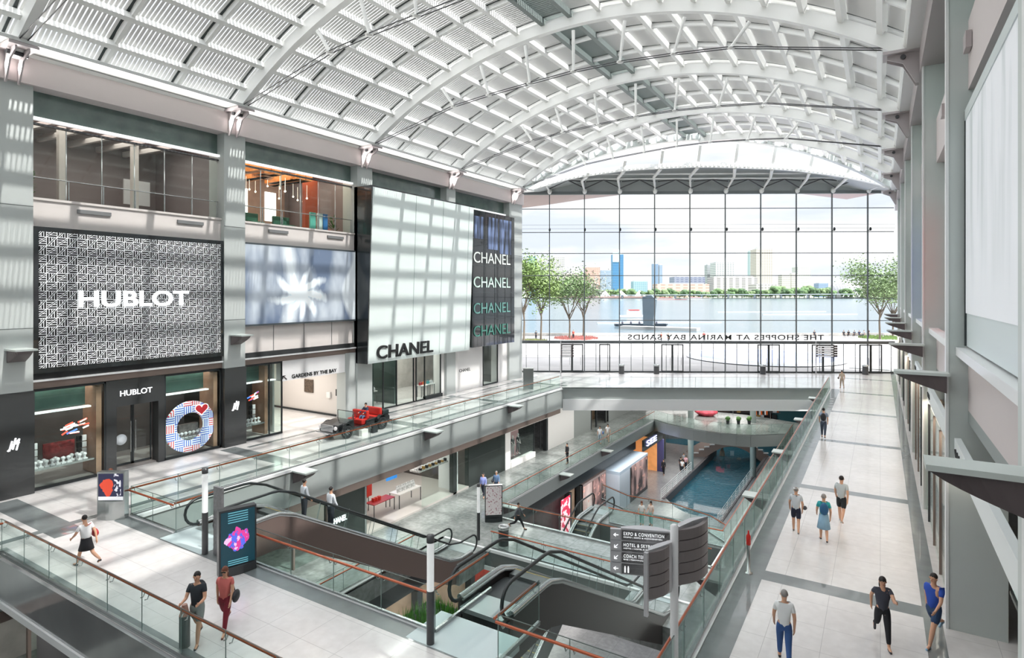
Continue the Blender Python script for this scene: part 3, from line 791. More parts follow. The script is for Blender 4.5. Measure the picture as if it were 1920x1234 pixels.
for k in range(24):
    a = 2 * pi * k / 24; hp.append((-30.6, 18.2 + .36 * (sin(a) ** 3), 2.25 + .3 * (.8125 * cos(a) - .3125 * cos(2 * a) - .125 * cos(3 * a) - .0625 * cos(4 * a)) * 1.1))
MB().extr(hp, (.05, 0, 0)).build('red_heart', M('heart_red', 'c92f3a', .4, emit='c92f3a', es=.5), o)
MB().tube([Vector(p) + Vector((.05, 0, 0)) for p in hp], .02, 5, closed=True).build('heart_outline', M('neon_white', 'ffffff', .4), o)
MB().box(-31.3, -30.8, 17.1, 18.3, .9, .95).box(-31.2, -30.9, 17.2, 18.2, .95, 1.5).build('inner_shelf', M('shop_dim2', '6b6462', .5, var=.4, vs=6), o)

# second watch window (bay 2)
shop = wthing('watch_shop_corner', (-31, 21.9, 0), 'narrow glass corner window of watch boutique beside the corridor opening', 'shop')
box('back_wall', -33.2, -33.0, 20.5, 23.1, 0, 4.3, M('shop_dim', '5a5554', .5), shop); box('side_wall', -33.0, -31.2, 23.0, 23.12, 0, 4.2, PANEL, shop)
w = MB(); w.box(-30.5, -30.42, 20.5, 23.1, 0, .12); w.box(-30.5, -30.42, 20.5, 23.1, 4.2, 4.3); w.box(-30.5, -30.42, 20.5, 20.57, 0, 4.3); w.box(-30.5, -30.42, 22.2, 22.25, 0, 4.3); w.box(-30.5, -30.42, 23.05, 23.12, 0, 4.3)
wf = w.build('window_frame', DARK, shop); box('glass_pane', -30.47, -30.45, 20.6, 23.1, .12, 4.2, GL, wf); box('glass_pane', -31.2, -30.46, 23.13, 23.15, .1, 4.2, GL, wf)
box('display_shelf', -31.3, -30.7, 20.6, 22.1, .75, .83, STEEL, shop); box('light_rail', -31.2, -30.9, 20.6, 23.0, 3.15, 3.22, M('strip_white', 'eef3f0', .4), shop)
box('upper_panel', -31.3, -31.25, 20.6, 22.1, 3.25, 4.15, M('green_pane', '4d6a62', .2), shop); box('side_panel', -31.9, -30.7, 22.1, 22.3, 0.1, 4.1, M('wood_tan', 'a5826c', .5), shop)
for a in [20.8 + .22 * k for k in range(6)]:
    o = ws.copy(); C.objects.link(o); o.location = (-31.0, a, .83); o['label'] = 'small white watch stand on corner window shelf'; o['group'] = 'watch stands in the corner window'
for k, y in enumerate((20.85, 21.8)):
    o = wthing('photo_tower', (-31.4, y, .83), 'narrow picture-tile tower on corner shelf, %s the glass corner' % ('away from' if k == 0 else 'near'), 'display')
    for q in range(6): MB().box(-31.5, -31.4, y - .2 + .2 * (q % 2), y - .02 + .2 * (q % 2), .95 + .3 * (q // 2), 1.2 + .3 * (q // 2)).build('picture_tile', PRODUCT[1 if q % 2 else 6], o)
nb = MB()
for k in range(12):
    y0 = 21.1 + random.uniform(0, .6); z0 = 2.3 + random.uniform(-.12, .25); nb.beam((-30.9, y0, z0), (-30.9, y0 + random.uniform(.12, .3), z0 + .08), .04, .06, mi=random.choice([0, 1, 2]))
tag(nb.build('neon_lettering', [M('neon_blue', '4f7fe0'), M('neon_red', 'd94a3c'), M('neon_white', 'ffffff')]), 'small neon scribble hanging in corner window beside the corridor', 'neon sign')

# corridor to the gardens
co = MB(); co.box(-31.0, -30.4, 23.1, 28.9, 3.1, 4.35); 
chead = struct('wall_corridor_header', co, M('header_white', 'd9d9d9', .5))
sbox('wall_corridor_side', -44, -31.0, 28.2, 28.5, 0, 4.35, M('corridor_wall', 'd5cfca', .5)); sbox('wall_corridor_near', -44, -33.0, 23.0, 23.2, 0, 4.35, M('corridor_wall', 'd5cfca', .5))
struct('trim_15', MB().box(-44, -31, 28.1, 28.2, 0, .12), DARK)
struct('wall_left_pier', MB().box(-31.2, -30.35, 28.0, 30.35, 0, 4.35), PANEL)
text('wall_lettering', 'GARDENS BY THE BAY', (-30.38, 23.75, 3.2), Yd, Zd, 3.5, .23, BTXT, chead, .03, .012)
ar = MB(); ar.beam((-30.37, 23.1, 3.42), (-30.37, 23.38, 3.2), .03, .04, (1, 0, 0)); ar.beam((-30.37, 23.1, 3.42), (-30.37, 23.28, 3.42), .03, .04, (1, 0, 0)); ar.beam((-30.37, 23.1, 3.42), (-30.37, 23.1, 3.24), .03, .04, (1, 0, 0))
tag(ar.build('arrow_sign', BTXT), 'small black diagonal arrow before the lettering over the corridor', 'sign')
tag(box('wall_picture', -34.65, -33.75, 28.12, 28.18, 1.4, 2.3, M('mosaic', '5a4c40', .5, var=.6, vs=9)), 'dark mosaic-patterned poster on the pale corridor wall', 'poster')
tag(box('wall_telephone', -32.3, -31.95, 28.06, 28.18, 1.2, 1.6, M('phone_white', 'e9e6e2', .5)), 'white wall telephone box on the corridor wall', 'telephone')
tag(box('wall_plaque', -31.45, -31.2, 28.12, 28.18, 1.4, 1.85, BTXT), 'small black plaque on corridor wall near the pier', 'plaque')

# upper lounge (bay 2) content
bk = MB(); bk.box(-37.9, -37.8, 20.6, 28.9, 12.3, 16.9); struct('wall_lounge', bk, M('lounge_wall', 'b59a8a', .5, var=.15, vs=1.5))
for k, (a, b_) in enumerate(((20.9, 22.6), (24.1, 25.8), (27.2, 28.1))):
    w = wthing('window_%d' % (10 + k), (-37.7, a, 13.3), None, None, kind='structure'); box('pane', -37.8, -37.72, a, b_, 13.6, 15.7, M('daylight_window', 'ffffff', .5, emit='ffffff', es=1.1), w)
oc = MB()
for k in range(22):
    y0 = 20.8 + random.uniform(0, 6); oc.box(-36 + random.uniform(-1, 3), -34 + random.uniform(-1, 2), y0, y0 + .5, 15.9, 16.2 + random.uniform(0, .3))
tag(oc.build('wooden_ceiling_feature', M('orange_wood', 'c9823f', .5, var=.2, vs=5)), 'orange timber slat cluster hanging over the upper lounge', 'ceiling feature')
tag(box('orange_partition', -34.2, -33.9, 27.6, 28.8, 12.3, 16.4, M('rust_wall', 'b0512c', .5)), 'rust-orange partition at the end of the upper lounge', 'partition')
lc = None
for k in range(26):
    y0 = 20.9 + random.uniform(0, 7.4); x0 = -36 + random.uniform(0, 3.5); z0 = 15.0 + random.uniform(-.2, .7)
    if lc is None:
        lc = MB().ell((0, 0, 0), (.06, .06, .07), 8, 6).tube([(0, 0, .06), (0, 0, .9)], .008, 4).build('pendant_bulb', M('bulb', 'fff2dc', .4, emit='fff0d8', es=2.5)); o = lc
        tag(o, 'small glowing pendant bulb in the upper lounge', 'lamp', 'pendant bulbs in the upper lounge')
    else: o = lc.copy(); C.objects.link(o)
    o.location = (x0, y0, z0)
def sofa(x, y, mat, lab):
    o = empty('lounge_seat', (x, y, 12.3), 0, lab, 'sofa')
    MB().box(-.4, .4, -.6, .6, 0, .45).build('seat', mat, o, bevel=.04); MB().box(-.45, -.25, -.6, .6, .45, 1.0).build('backrest', mat, o, bevel=.04)
sofa(-32.6, 22.6, M('green_velvet', '2e5a47', .7), 'dark green lounge seat behind upper glass, beside the bulbs')
sofa(-32.6, 24.9, M('green_velvet', '2e5a47', .7), 'dark green lounge seat in the middle of the upper lounge')
sofa(-32.4, 27.6, M('rust_velvet', '9a4a3a', .7), 'rust red lounge seat at the orange end of upper lounge')
for k, (y, mt) in enumerate(((26.3, '6cc0b0'), (26.9, 'd8e4e2'), (27.3, '3a78b8'))):
    tag(box('poster_stand', -31.9, -31.8, y, y + .45, 12.3, 13.7, M('poster%d' % k, mt, .5)), ['mint green poster stand behind the lounge glass', 'white poster stand between the mint and blue ones', 'blue poster stand behind the lounge glass'][k], 'poster stand')
def plant(name, x, y, z, n, h, r, lab, pot=True, mat='leaf_green', colr='4f7a3c', cat='plant'):
    o = empty(name, (x, y, z), 0, lab, cat)
    if pot: MB().lathe([(.14, 0), (.2, .3), (.17, .3)], (0, 0, 0), 10).build('pot', DARK, o)
    fo = MB()
    for k in range(n):
        a = random.uniform(0, 2 * pi); rr_ = random.uniform(0, r); zz = random.uniform(.25, h); tl = random.uniform(.15, .35)
        p = Vector((rr_ * cos(a), rr_ * sin(a), zz)); q = p + Vector((cos(a) * tl, sin(a) * tl, random.uniform(-.05, .25))); s_ = Vector((-sin(a), cos(a), 0)) * .05
        fo.add([p - s_ * .3, q - s_, q + s_, p + s_ * .3], [(0, 1, 2, 3)])
    fo.build('foliage', M(mat, colr, .6, var=.3, vs=6), o); return o
plant('potted_plant', -32.0, 21.1, 12.3, 60, .9, .25, 'bushy potted plant at the pillar end of upper lounge')
plant('potted_plant', -32.0, 28.4, 12.3, 60, 1.2, .25, 'tall potted plant beside the rust partition upstairs')
plant('potted_plant', -31.6, 10.95, 12.3, 80, 1.5, .2, 'dark foliage plant by the empty gallery window')

# ------------------------------------------------ big fashion box on bays 3-4
Wt = M('box_white', 'e4efec', .35, coat=.1)
bx = wthing('fashion_sign_box', (-29.5, 34.5, 3.6), 'huge tilted white sign box with black side hung over the arcade', 'sign')
f0, f1 = -29.3, -28.85
V = [(-30.5, 28.9, 3.6), (f0, 28.9, 3.6), (f1, 28.9, 15.6), (-30.5, 28.9, 15.6)]
MB().extr(V, (0, .12, 0)).build('side_panel', BLACK, bx)
MB().extr([(-30.5, 28.95, 15.5), (f1, 28.95, 15.5), (f1, 40.75, 15.5), (-30.5, 40.75, 15.5)], (0, 0, .1)).build('top_panel', BLACK, bx)
MB().extr([(f0 - .3, 28.95, 3.6), (f0, 28.95, 3.6), (f1, 28.95, 15.6), (f1 - .3, 28.95, 15.6)], (0, 11.7, 0)).build('white_face', Wt, bx)
jt = MB()
for y in (30.0, 33.4, 36.6, 40.0):
    if y != 30.0: jt.beam((f0 + .012, y, 3.7), (f1 + .012, y, 15.5), .02, .03, (0, 1, 0))
jt.build('panel_joint', M('joint_pale', 'b4c4c0', .5), bx)
upv = Vector((f1 - f0, 0, 12)).normalized()
text('black_lettering', 'CHANEL', (f0 + .06, 29.75, 3.85), Yd, upv, 6.0, .92, BTXT, bx, .12, .012)
bb = wthing('black_sign_box', (-29.5, 44, 3.8), 'black glass sign wall with repeated lettering beside the white box', 'sign')
box('black_face', -30.5, -29.05, 40.75, 47.45, 3.8, 15.4, M('black_glass', '1d2224', .12, coat=.6), bb)
gr = MB()
for y in (42.4, 44.1, 45.8): gr.box(-29.05, -29.03, y, y + .04, 3.8, 15.4)
for z in (6.1, 8.4, 10.7, 13.0): gr.box(-29.05, -29.03, 40.75, 47.45, z, z + .04)
gr.build('panel_joint', M('joint_dark', '454d4f', .4), bb)
m, t, bs, c, X, Y, Z = mat_nodes('blue_drape')
nn1 = noise(t, c, 1.0, 3, (1, 3.5, .35)); col = mixc(t, (nn1 - .38) * 4.0, lin('20262e'), lin('7f93bf'))
t.links.new(col, bs.inputs['Base Color']); bs.inputs['Roughness'].default_value = .3
for a, b_, z0, z1 in ((43.0, 44.6, 12.2, 15.0), (44.9, 46.9, 11.9, 15.0), (41.0, 42.3, 13.0, 14.9)): box('drape_image', -29.05, -29.025, a, b_, z0, z1, m, bb)
for z, mt in ((10.95, M('sign_ivory', 'dfe6e0', .4, emit='dfe6e0', es=.45)), (8.85, M('sign_mint', 'c2dbd0', .4, emit='c2dbd0', es=.35)), (6.62, M('sign_teal', '5f8f88', .4, emit='5f8f88', es=.3)), (4.68, M('sign_green', '3f7468', .4, emit='3f7468', es=.4))):
    text('repeated_lettering', 'CHANEL', (-29.0, 40.85, z), Yd, Zd, 5.8, .92, mt, bb, .02, .0, 'white lettering' if z > 8 else 'dim green lettering')

# ------------------------------------------------ fashion shop, level 1
sh = wthing('fashion_shop', (-30.5, 40, 0), 'ground fashion boutique of white walls and tall glass below sign box', 'shop')
wl = MB(); wl.box(-31.2, -30.45, 38.3, 44.25, 0, 4.3); wl.box(-31.2, -30.45, 46.75, 48.4, 0, 4.3); wl.box(-31.0, -30.5, 30.3, 48.4, 3.55, 4.3)
wl.build('white_wall', M('shop_white', 'ecebe9', .5), sh)
box('back_wall', -36.2, -36, 30.3, 48, 0, 4.3, M('shop_back', 'b9b4b0', .5, var=.2, vs=1.1), sh)
ff = MB()
for y in (30.35, 31.6, 33.0, 34.9, 35.2, 36.2, 38.2, 44.3, 46.7): ff.box(-30.52, -30.42, y, y + .07, 0, 3.6)
ff.box(-30.52, -30.42, 30.3, 38.3, 0, .08); ff.box(-30.52, -30.42, 44.3, 46.7, 0, .1); ff.box(-30.6, -30.3, 36.2, 38.3, 0, .25)
wf = ff.build('window_frame', DARK, sh)
for a, b_ in ((30.42, 34.9), (35.25, 38.2), (44.37, 46.7)): box('glass_pane', -30.48, -30.46, a, b_, .1, 3.55, GL, wf)
text('shop_lettering', 'CHANEL', (-30.44, 40.75, 1.62), Yd, Zd, 1.6, .26, BTXT, sh, .03, .0)
for k, y in enumerate((31.2, 33.6)): box('dark_fin_wall', -33.5, -31.2, y, y + .25, 0, 3.5, M('dark_green', '3b4a46', .3), sh)
def goods(name, x, y, z, cols, lab, w=.8, d=.5, h=.9):
    o = empty(name, (x, y, z), 0, lab, 'display table')
    MB().box(-d / 2, d / 2, -w / 2, w / 2, h - .06, h).build('table_top', M('table_white', 'eceae8', .4), o)
    for sx in (-1, 1):
        for sy in (-1, 1): MB().box(sx * d * .45 - .02, sx * d * .45 + .02, sy * w * .45 - .02, sy * w * .45 + .02, 0, h - .06).build('leg', DARK, o)
    return o
HB = []
def handbag(x, y, z, mat, lab, s_=1.0, rz=0):
    o = empty('handbag', (x, y, z), rz, lab, 'handbag')
    MB().extr([(-.07 * s_, -.16 * s_, 0), (-.07 * s_, .16 * s_, 0), (-.07 * s_, .12 * s_, .22 * s_), (-.07 * s_, -.12 * s_, .22 * s_)], (.14 * s_, 0, 0)).build('bag_body', mat, o, bevel=.01)
    MB().tube([(0, -.09 * s_, .22 * s_), (0, -.06 * s_, .34 * s_), (0, .06 * s_, .34 * s_), (0, .09 * s_, .22 * s_)], .012 * s_, 5).build('bag_handle', mat, o)
cnames = ['red', 'white', 'blue', 'pink', 'teal', 'gold', 'black', 'orange']
places = ['beside the entrance glass', 'in the middle of the window', 'at the white wall end']
for k, (x, y) in enumerate(((-31.1, 36.7), (-31.1, 37.6), (-32.4, 32.4), (-32.6, 34.4))):
    goods('display_table', x, y, .1, 0, ['low white display table in the corner window', 'white display table against the window end wall', 'white table deep inside boutique near the pier', 'white table deep inside boutique behind entrance'][k], h=.95)
    for q, ci in enumerate(((0, 7), (4, 1), (3, 1), (6, 0))[k]):
        handbag(x, y - .2 + .4 * q, 1.05, PRODUCT[ci], 'small %s handbag on %s' % (cnames[ci], ['the low corner window table', 'the table against end wall', 'the table near the pier', 'the table behind the entrance'][k]))
# shelves on the back wall with colour
sk = wthing('display_shelf_unit', (-35.8, 36.5, 0), 'pale shelf unit along the back of the ground boutique', 'shelf')
for z in (.6, 1.2, 1.8, 2.4): box('shelf', -35.9, -35.5, 35, 38.2, z, z + .05, M('table_white', 'eceae8', .4), sk)
k = 0
for z in (.65, 1.25, 1.85):
    for y in [35.2 + .42 * q for q in range(7)]:
        o = box('folded_garment', -.12, .12, -.15, .15, 0, .12 + .1 * random.random(), PRODUCT[random.randrange(8)]); o.location = (-35.7, y, z); tag(o, 'folded garment on the boutique back shelves', 'garment', 'folded garments on the boutique shelves')

# ------------------------------------------------ level B1 shopfronts (x = -25.85)
XB = -25.85
bl = wthing('black_fashion_shop', (XB, 31, -6), 'black-clad lower level boutique with a wide open display window', 'shop')
BK = M('clad_green_black', '2b3331', .25, coat=.3)
w = MB(); w.box(-26.2, XB, 22.6, 25.3, -6, -2.05); w.box(-26.2, XB, 25.3, 34.0, -2.95, -2.05); w.box(-26.2, XB, 35.75, 40.78, -6, -2.05); w.box(-26.2, XB, 33.9, 34.3, -6, -2.05); w.box(-26.2, XB, 34.3, 35.75, -3.0, -2.05)
w.build('black_wall', BK, bl)
box('shop_floor', -33, XB, 25.3, 35.8, -6.0, -5.88, M('shop_floor_pale', 'bdb9b4', .3, coat=.2), bl)
box('back_wall', -32.9, -32.7, 22.6, 36, -6, -2, M('shop_back_dark', '5a5552', .5, var=.3, vs=1), bl); box('side_wall', -32.7, -26.2, 35.85, 36.05, -6, -2, M('shop_back_dark', '5a5552', .5), bl)
box('window_post', -25.95, XB + .03, 25.3, 25.45, -6, -2.95, STEEL, bl); box('white_panel', -27.6, -25.9, 34.4, 34.5, -5.9, -3.0, TRIMW, bl)
gf = MB(); gf.box(-25.9, -25.86, 30.5, 33.9, -5.9, -2.95); gf.build('glass_pane', GL, bl)
gf = MB(); gf.box(-25.9, -25.86, 34.35, 35.7, -5.9, -3.0); gf.build('glass_pane', GL, bl)
text('shop_lettering', 'CHANEL', (XB + .03, 29.7, -2.93), Yd, Zd, 2.1, .36, WTXT, bl, .05, .015)
text('low_lettering', 'CHANEL', (XB + .03, 22.75, -4.5), Yd, Zd, 1.15, .33, WTXT, bl, .04, .02)
tag(box('lit_film_poster', -29.0, -28.9, 30.4, 31.4, -4.6, -2.8, M('poster_blue', '2f86d8', .4, emit='2f86d8', es=.6, var=.4, vs=3)), 'glowing blue poster inside the black-clad boutique', 'poster')
ck = MB(); ck.box(-27.2, -26.4, 30.8, 34.0, -3.75, -3.65)
tag(ck.build('hanging_shelf', M('shelf_speckle', 'c9c9c6', .4, var=.4, vs=9)), 'hanging shelf crowded with small goods above the display', 'shelf')
for k in range(18):
    o = box('shoe_box', -.1, .1, -.06, .06, 0, .12 + .1 * random.random(), PRODUCT[[1, 6, 1, 5][k % 4]]); o.location = (-26.8 + .25 * (k % 2), 30.95 + .17 * k, -3.65); tag(o, 'small boxed item on the hanging shelf', 'box', 'boxed items on the hanging shelf')
def table(x, y, z, mat, w, d, h, lab, rz=0):
    o = empty('display_table', (x, y, z), rz, lab, 'table')
    MB().box(-d / 2, d / 2, -w / 2, w / 2, h - .05, h).build('table_top', mat, o)
    for sx in (-1, 1):
        for sy in (-1, 1): MB().box(sx * (d / 2 - .03) - .02, sx * (d / 2 - .03) + .02, sy * (w / 2 - .03) - .02, sy * (w / 2 - .03) + .02, 0, h - .05).build('leg', DARK, o)
    return o
table(-27.6, 28.4, -5.88, M('table_red', 'a8343a', .4), 1.9, .8, .85, 'black-legged table with a red runner in lower boutique')
table(-27.4, 30.6, -5.88, M('table_white', 'eceae8', .4), 2.2, .9, .95, 'white-topped table with picture frames in lower boutique')
table(-29.0, 27.6, -5.88, M('wood_tan2', 'a08574', .5), 1.4, 1.0, .9, 'tan wooden plinth table at the back of lower boutique')
for k in range(4):
    o = MB().extr([(-.02, -.22, 0), (-.02, .22, 0), (-.16, .22, .42), (-.16, -.22, .42)], (.03, 0, 0)).build('picture_frame', M('frame_print', 'dcdcda', .5, var=.5, vs=7)); o.location = (-27.3, 29.9 + .46 * k, -4.93); tag(o, 'tilted picture frame standing on white display table', 'frame', 'picture frames on the white table')
for k in range(3):
    o = box('red_case', -.1, .1, -.08, .08, 0, .22, M('case_red', 'd03a2e', .4)); o.location = (-27.7, 27.9 + .25 * k, -5.03); tag(o, 'small red case on the red-runner table', 'case', 'red cases on the red runner')
tag(box('red_chair_display', -28.9, -28.5, 28.1, 28.6, -4.98, -4.1, M('case_red', 'd03a2e', .4), bevel=.05), 'tall red boxy display piece on the tan plinth', 'display')
for k, (y, s_) in enumerate(((26.3, 1.0), (27.3, 1.3))):
    tag(box('counter_sign', -28.6, -28.5, y, y + s_, -4.2, -3.7, M('sign_print', 'dedad6', .5, var=.5, vs=5)), ['white printed sign hung nearest the shop corner post', 'wider white printed sign hanging over wooden plinth'][k], 'sign')
    box('sign_hanger', -28.56, -28.53, y + s_ / 2, y + s_ / 2 + .03, -3.7, -2.1, DARK, [o for o in C.objects if o.name.startswith('counter_sign')][-1])
# glass brown shop left of black one
bs_ = wthing('corner_shop', (XB, 18, -6), 'dim glazed shop of bronze frames on the lower level arcade', 'shop')
w = MB(); w.box(-26.2, XB, 5, 22.6, -2.6, -2.05)
for y in (9, 12, 15, 18, 20.3, 22.5): w.box(-26.0, XB, y, y + .1, -6, -2.6)
wf = w.build('window_frame', BRONZE, bs_); box('glass_pane', -25.95, -25.93, 9, 22.5, -6, -2.6, GL, wf); box('back_wall', -29.2, -29, 5, 22.6, -6, -2, M('shop_back', 'b9b4b0', .5), bs_)
# white fashion shop
wh = wthing('white_fashion_shop', (XB, 44, -6), 'white-walled lower boutique with mannequins in a pink window', 'shop')
w = MB(); w.box(-26.2, XB + .02, 40.8, 56, -3.05, -2.05); w.box(-26.2, XB + .02, 48.1, 53.5, -6, -3.05); w.box(-26.2, XB + .02, 40.8, 41.6, -6, -3.05); w.box(-26.2, XB + .1, 41.6, 45.6, -6, -5.55); w.box(-26.2, XB, 47.8, 48.1, -6, -3.0, 1)
w.build('white_wall', [M('shop_white', 'ecebe9', .5), DARK], wh)
box('back_wall', -27.6, -27.5, 40.8, 45.6, -6, -2.6, M('pink_wall', 'd3a7ac', .5), wh); box('inner_back_wall', -29.5, -29.4, 45.6, 48, -6, -2.6, M('shop_goods', '8a7470', .5, var=.5, vs=3), wh)
wf = MB(); [wf.box(-25.95, -25.85, y, y + .07, -5.6, -3.05) for y in (41.6, 45.55, 46.7)]; wf = wf.build('window_frame', DARK, wh); box('glass_pane', -25.9, -25.88, 41.6, 45.6, -5.55, -3.05, GL, wf)
text('shop_lettering', 'CHANEL', (XB + .05, 45.9, -2.85), Yd, Zd, 2.3, .28, BTXT, wh, .03, .0)
gs = wthing('grey_shop', (XB, 60, -6), 'grey lower level shopfront with a lit doorway beyond white boutique', 'shop')
w = MB(); w.box(-26.2, XB, 53.5, 75, -2.9, -2.0); w.box(-26.2, XB, 53.5, 57.6, -6, -2.9); w.box(-26.2, XB, 62.2, 75, -6, -2.9, 0); w.build('grey_wall', M('wall_midgrey', '9aa09e', .5), gs)
w = MB(); [w.box(-25.95, XB + .02, y, y + .2, -6, -2.9) for y in (57.6, 59.0, 61.5, 62.2)]; w.build('door_frame', DARK, gs); box('back_wall', -28, -27.8, 57, 63, -6, -2.9, M('amber_room', 'b29a80', .5, var=.3, vs=1), gs)

# fins (wedge-shaped light brackets)
FN = {}
def fin(x, y, z, sx, L, hh, w_, lab, grp):
    key = (sx, L, hh, w_)
    if key in FN: o = copy_tree(FN[key])
    else:
        o = empty('light_bracket', (0, 0, 0))
        MB().add([(0, -w_ / 2, 0), (sx * L, -w_ / 2, .0), (sx * L, w_ / 2, 0), (0, w_ / 2, 0), (0, -w_ / 2, .07), (sx * L, -w_ / 2, .07), (sx * L, w_ / 2, .07), (0, w_ / 2, .07)],
                 [(0, 3, 2, 1), (4, 5, 6, 7), (0, 1, 5, 4), (1, 2, 6, 5), (2, 3, 7, 6), (3, 0, 4, 7)]).build('top_plate', FINTOP, o)
        n = 6; V = []; F = []
        for i in range(n + 1):
            q = i / n; xx = sx * L * (.05 + .93 * q) * 1.0; dz = -hh * (1 - q) ** .75
            V += [(xx, -w_ * .42, 0), (xx, w_ * .42, 0), (xx, w_ * .42 * (1 - q * .3), dz), (xx, -w_ * .42 * (1 - q * .3), dz)]
        for i in range(n):
            for j in range(4): F.append((i * 4 + j, i * 4 + (j + 1) % 4, i * 4 + 4 + (j + 1) % 4, i * 4 + 4 + j))
        F += [(3, 2, 1, 0), tuple(n * 4 + j for j in range(4))]
        MB().add(V, F).build('wedge_body', FIN, o); CH[o.name] = [x_ for x_ in C.objects if x_.parent == o]; FN[key] = o
    o.location = (x, y, z); tag(o, lab, 'light bracket', grp); return o
nm = ['nearest', 'second nearest', 'third', 'fourth', 'farthest']
for k, y in enumerate((10.1, 19.9)): fin(-30.2, y, 6.05, 1, 1.1, .5, .75, 'wedge bracket on the white pillar %s' % ('below which the black pillar emblem is nearest' if k == 0 else 'between tally and flower screens'), None)
for k, y in enumerate((18.9, 28.5, 38.1)): fin(-23.75, y, -.1, 1, 1.05, .55, .75, 'wedge bracket on the slab edge %s' % ('above the escalator', 'above the black boutique', 'above the white boutique')[k], None)
for k, y in enumerate((34.2, 42.5, 50.8)): fin(-21.65, y, -6.05, 1, 1.0, .5, .7, 'lower wedge bracket on concourse edge %s' % ('just past the cross bridge', 'midway along the canal opening', 'near the canal end')[k], None)
for k, y in enumerate((8.6, 18.2, 27.9, 37.6, 47.3, 57.0, 66.7)):
    fin(1.45, y, 6.35, -1, 1.15 if k else 1.0, .42, .5, 'wedge bracket on right wall pillar, number %s from the hanging white screen' % ('one two three four five six seven'.split()[k]), None)
for k, y in enumerate((18.3, 26.5, 34.5, 44.0, 53.5)):
    fin(-3.85, y, -.1, -1, 1.05, .5, .7, 'white-topped wedge bracket below the walkway edge, %s from the fire-red post' % ('first second third fourth fifth'.split()[k]), None)
# ================================================================ glass balustrades
def balustrade(pts, label, side=1, hr=True, step=1.75, h=1.12, base=True, cat='railing', rail_mat=None, name='glass_railing', gm=None):
    """pts: floor polyline; side: +1 handrail on the left of the walking direction, -1 on the right"""
    o = wthing(name, tuple(pts[0]), label, cat)
    for a, b in zip(pts, pts[1:]):
        a = Vector(a); b = Vector(b); L = (b - a).length; d = (b - a).normalized(); n = max(1, round(L / step))
        nr = Vector((-d.y, d.x, 0)) * side
        if base: MB().beam(a + Vector((0, 0, .04)), b + Vector((0, 0, .04)), .07, .1).build('base_channel', STEEL, o)
        for k in range(n):
            p = a + d * (L * k / n + .012); q = a + d * (L * (k + 1) / n - .012)
            t_ = Vector((-d.y, d.x, 0)) * .007
            MB().add([p - t_, q - t_, q + t_, p + t_, p - t_ + Vector((0, 0, h)), q - t_ + Vector((0, 0, h)), q + t_ + Vector((0, 0, h)), p + t_ + Vector((0, 0, h))],
                     [(0, 3, 2, 1), (4, 5, 6, 7), (0, 1, 5, 4), (1, 2, 6, 5), (2, 3, 7, 6), (3, 0, 4, 7)], 0).build('glass_panel', gm or GLR, o)
            if k > 0 or True:
                e = p - d * .012
                MB().beam(e, e + Vector((0, 0, h)), .012, .02, tuple(d)).build('panel_edge', M('glass_edge', '7d8f8b', .3), o)
            if hr:
                for w_ in (-.1, .1):
                    e = p + d * (L / n * .5 * 0 + w_ + .02) if k > 0 else p + d * .15
                    MB().tube([e + Vector((0, 0, .88)), e + nr * .06 + Vector((0, 0, .87)), e + nr * .1 + Vector((0, 0, .96))], .014, 5).build('bracket', STEEL, o)
                    if k == 0: break
        MB().beam(a + Vector((0, 0, h)), b + Vector((0, 0, h)), .02, .012).build('glass_cap', M('glass_edge_dark', '4b5654', .3), o)
        if hr:
            MB().tube([a + nr * .1 + Vector((0, 0, 1.0)), b + nr * .1 + Vector((0, 0, 1.0))], .035, 8).build('handrail', rail_mat or RAILC, o)
    return o
balustrade([(-20.95, 11.55, 0), (-24.0, 11.55, 0), (-24.0, 46.9, 0)], 'long glass balustrade with copper handrail along the arcade with the car', 1)
balustrade([(-20.95, 11.55, 0), (-20.95, 13.0, 0)], 'short glass return with copper rail beside escalator landing near small kiosk', 1)
balustrade([(-18.4, 11.52, 0), (-9.35, 11.52, 0)], 'glass balustrade with copper rail on bridge between the two escalators', -1)
balustrade([(-9.35, 11.52, 0), (-9.35, 14.0, 0)], 'glass return with copper rail beside the planter', 1)
balustrade([(-7.35, 13.2, 0), (-7.35, 11.3, 0), (-3.75, 11.3, 0)], 'corner glass balustrade with copper rail in front of brown escalator flank', -1)
balustrade([(-24.05, 7.68, 0), (3.5, 7.68, 0)], 'glass balustrade with copper rail along the near side of the bridge', 1)
balustrade([(-24.05, -6, 0), (-24.05, 7.68, 0)], 'glass balustrade corner piece at the bridge end by the dark floor bands', -1)
balustrade([(-3.72, 11.6, 0), (-3.72, 58.8, 0)], 'long glass balustrade with copper rail beside the walkway of strollers', 1)
balustrade([(-3.72, 58.8, 0), tuple(Vector((-3.72, 58.8, 0)) - Vector((19.95, 11.92, 0)) * 1.005)], 'low clear glass rail across the far bridge', 1, hr=False, step=4, h=1.0, gm=GLW)
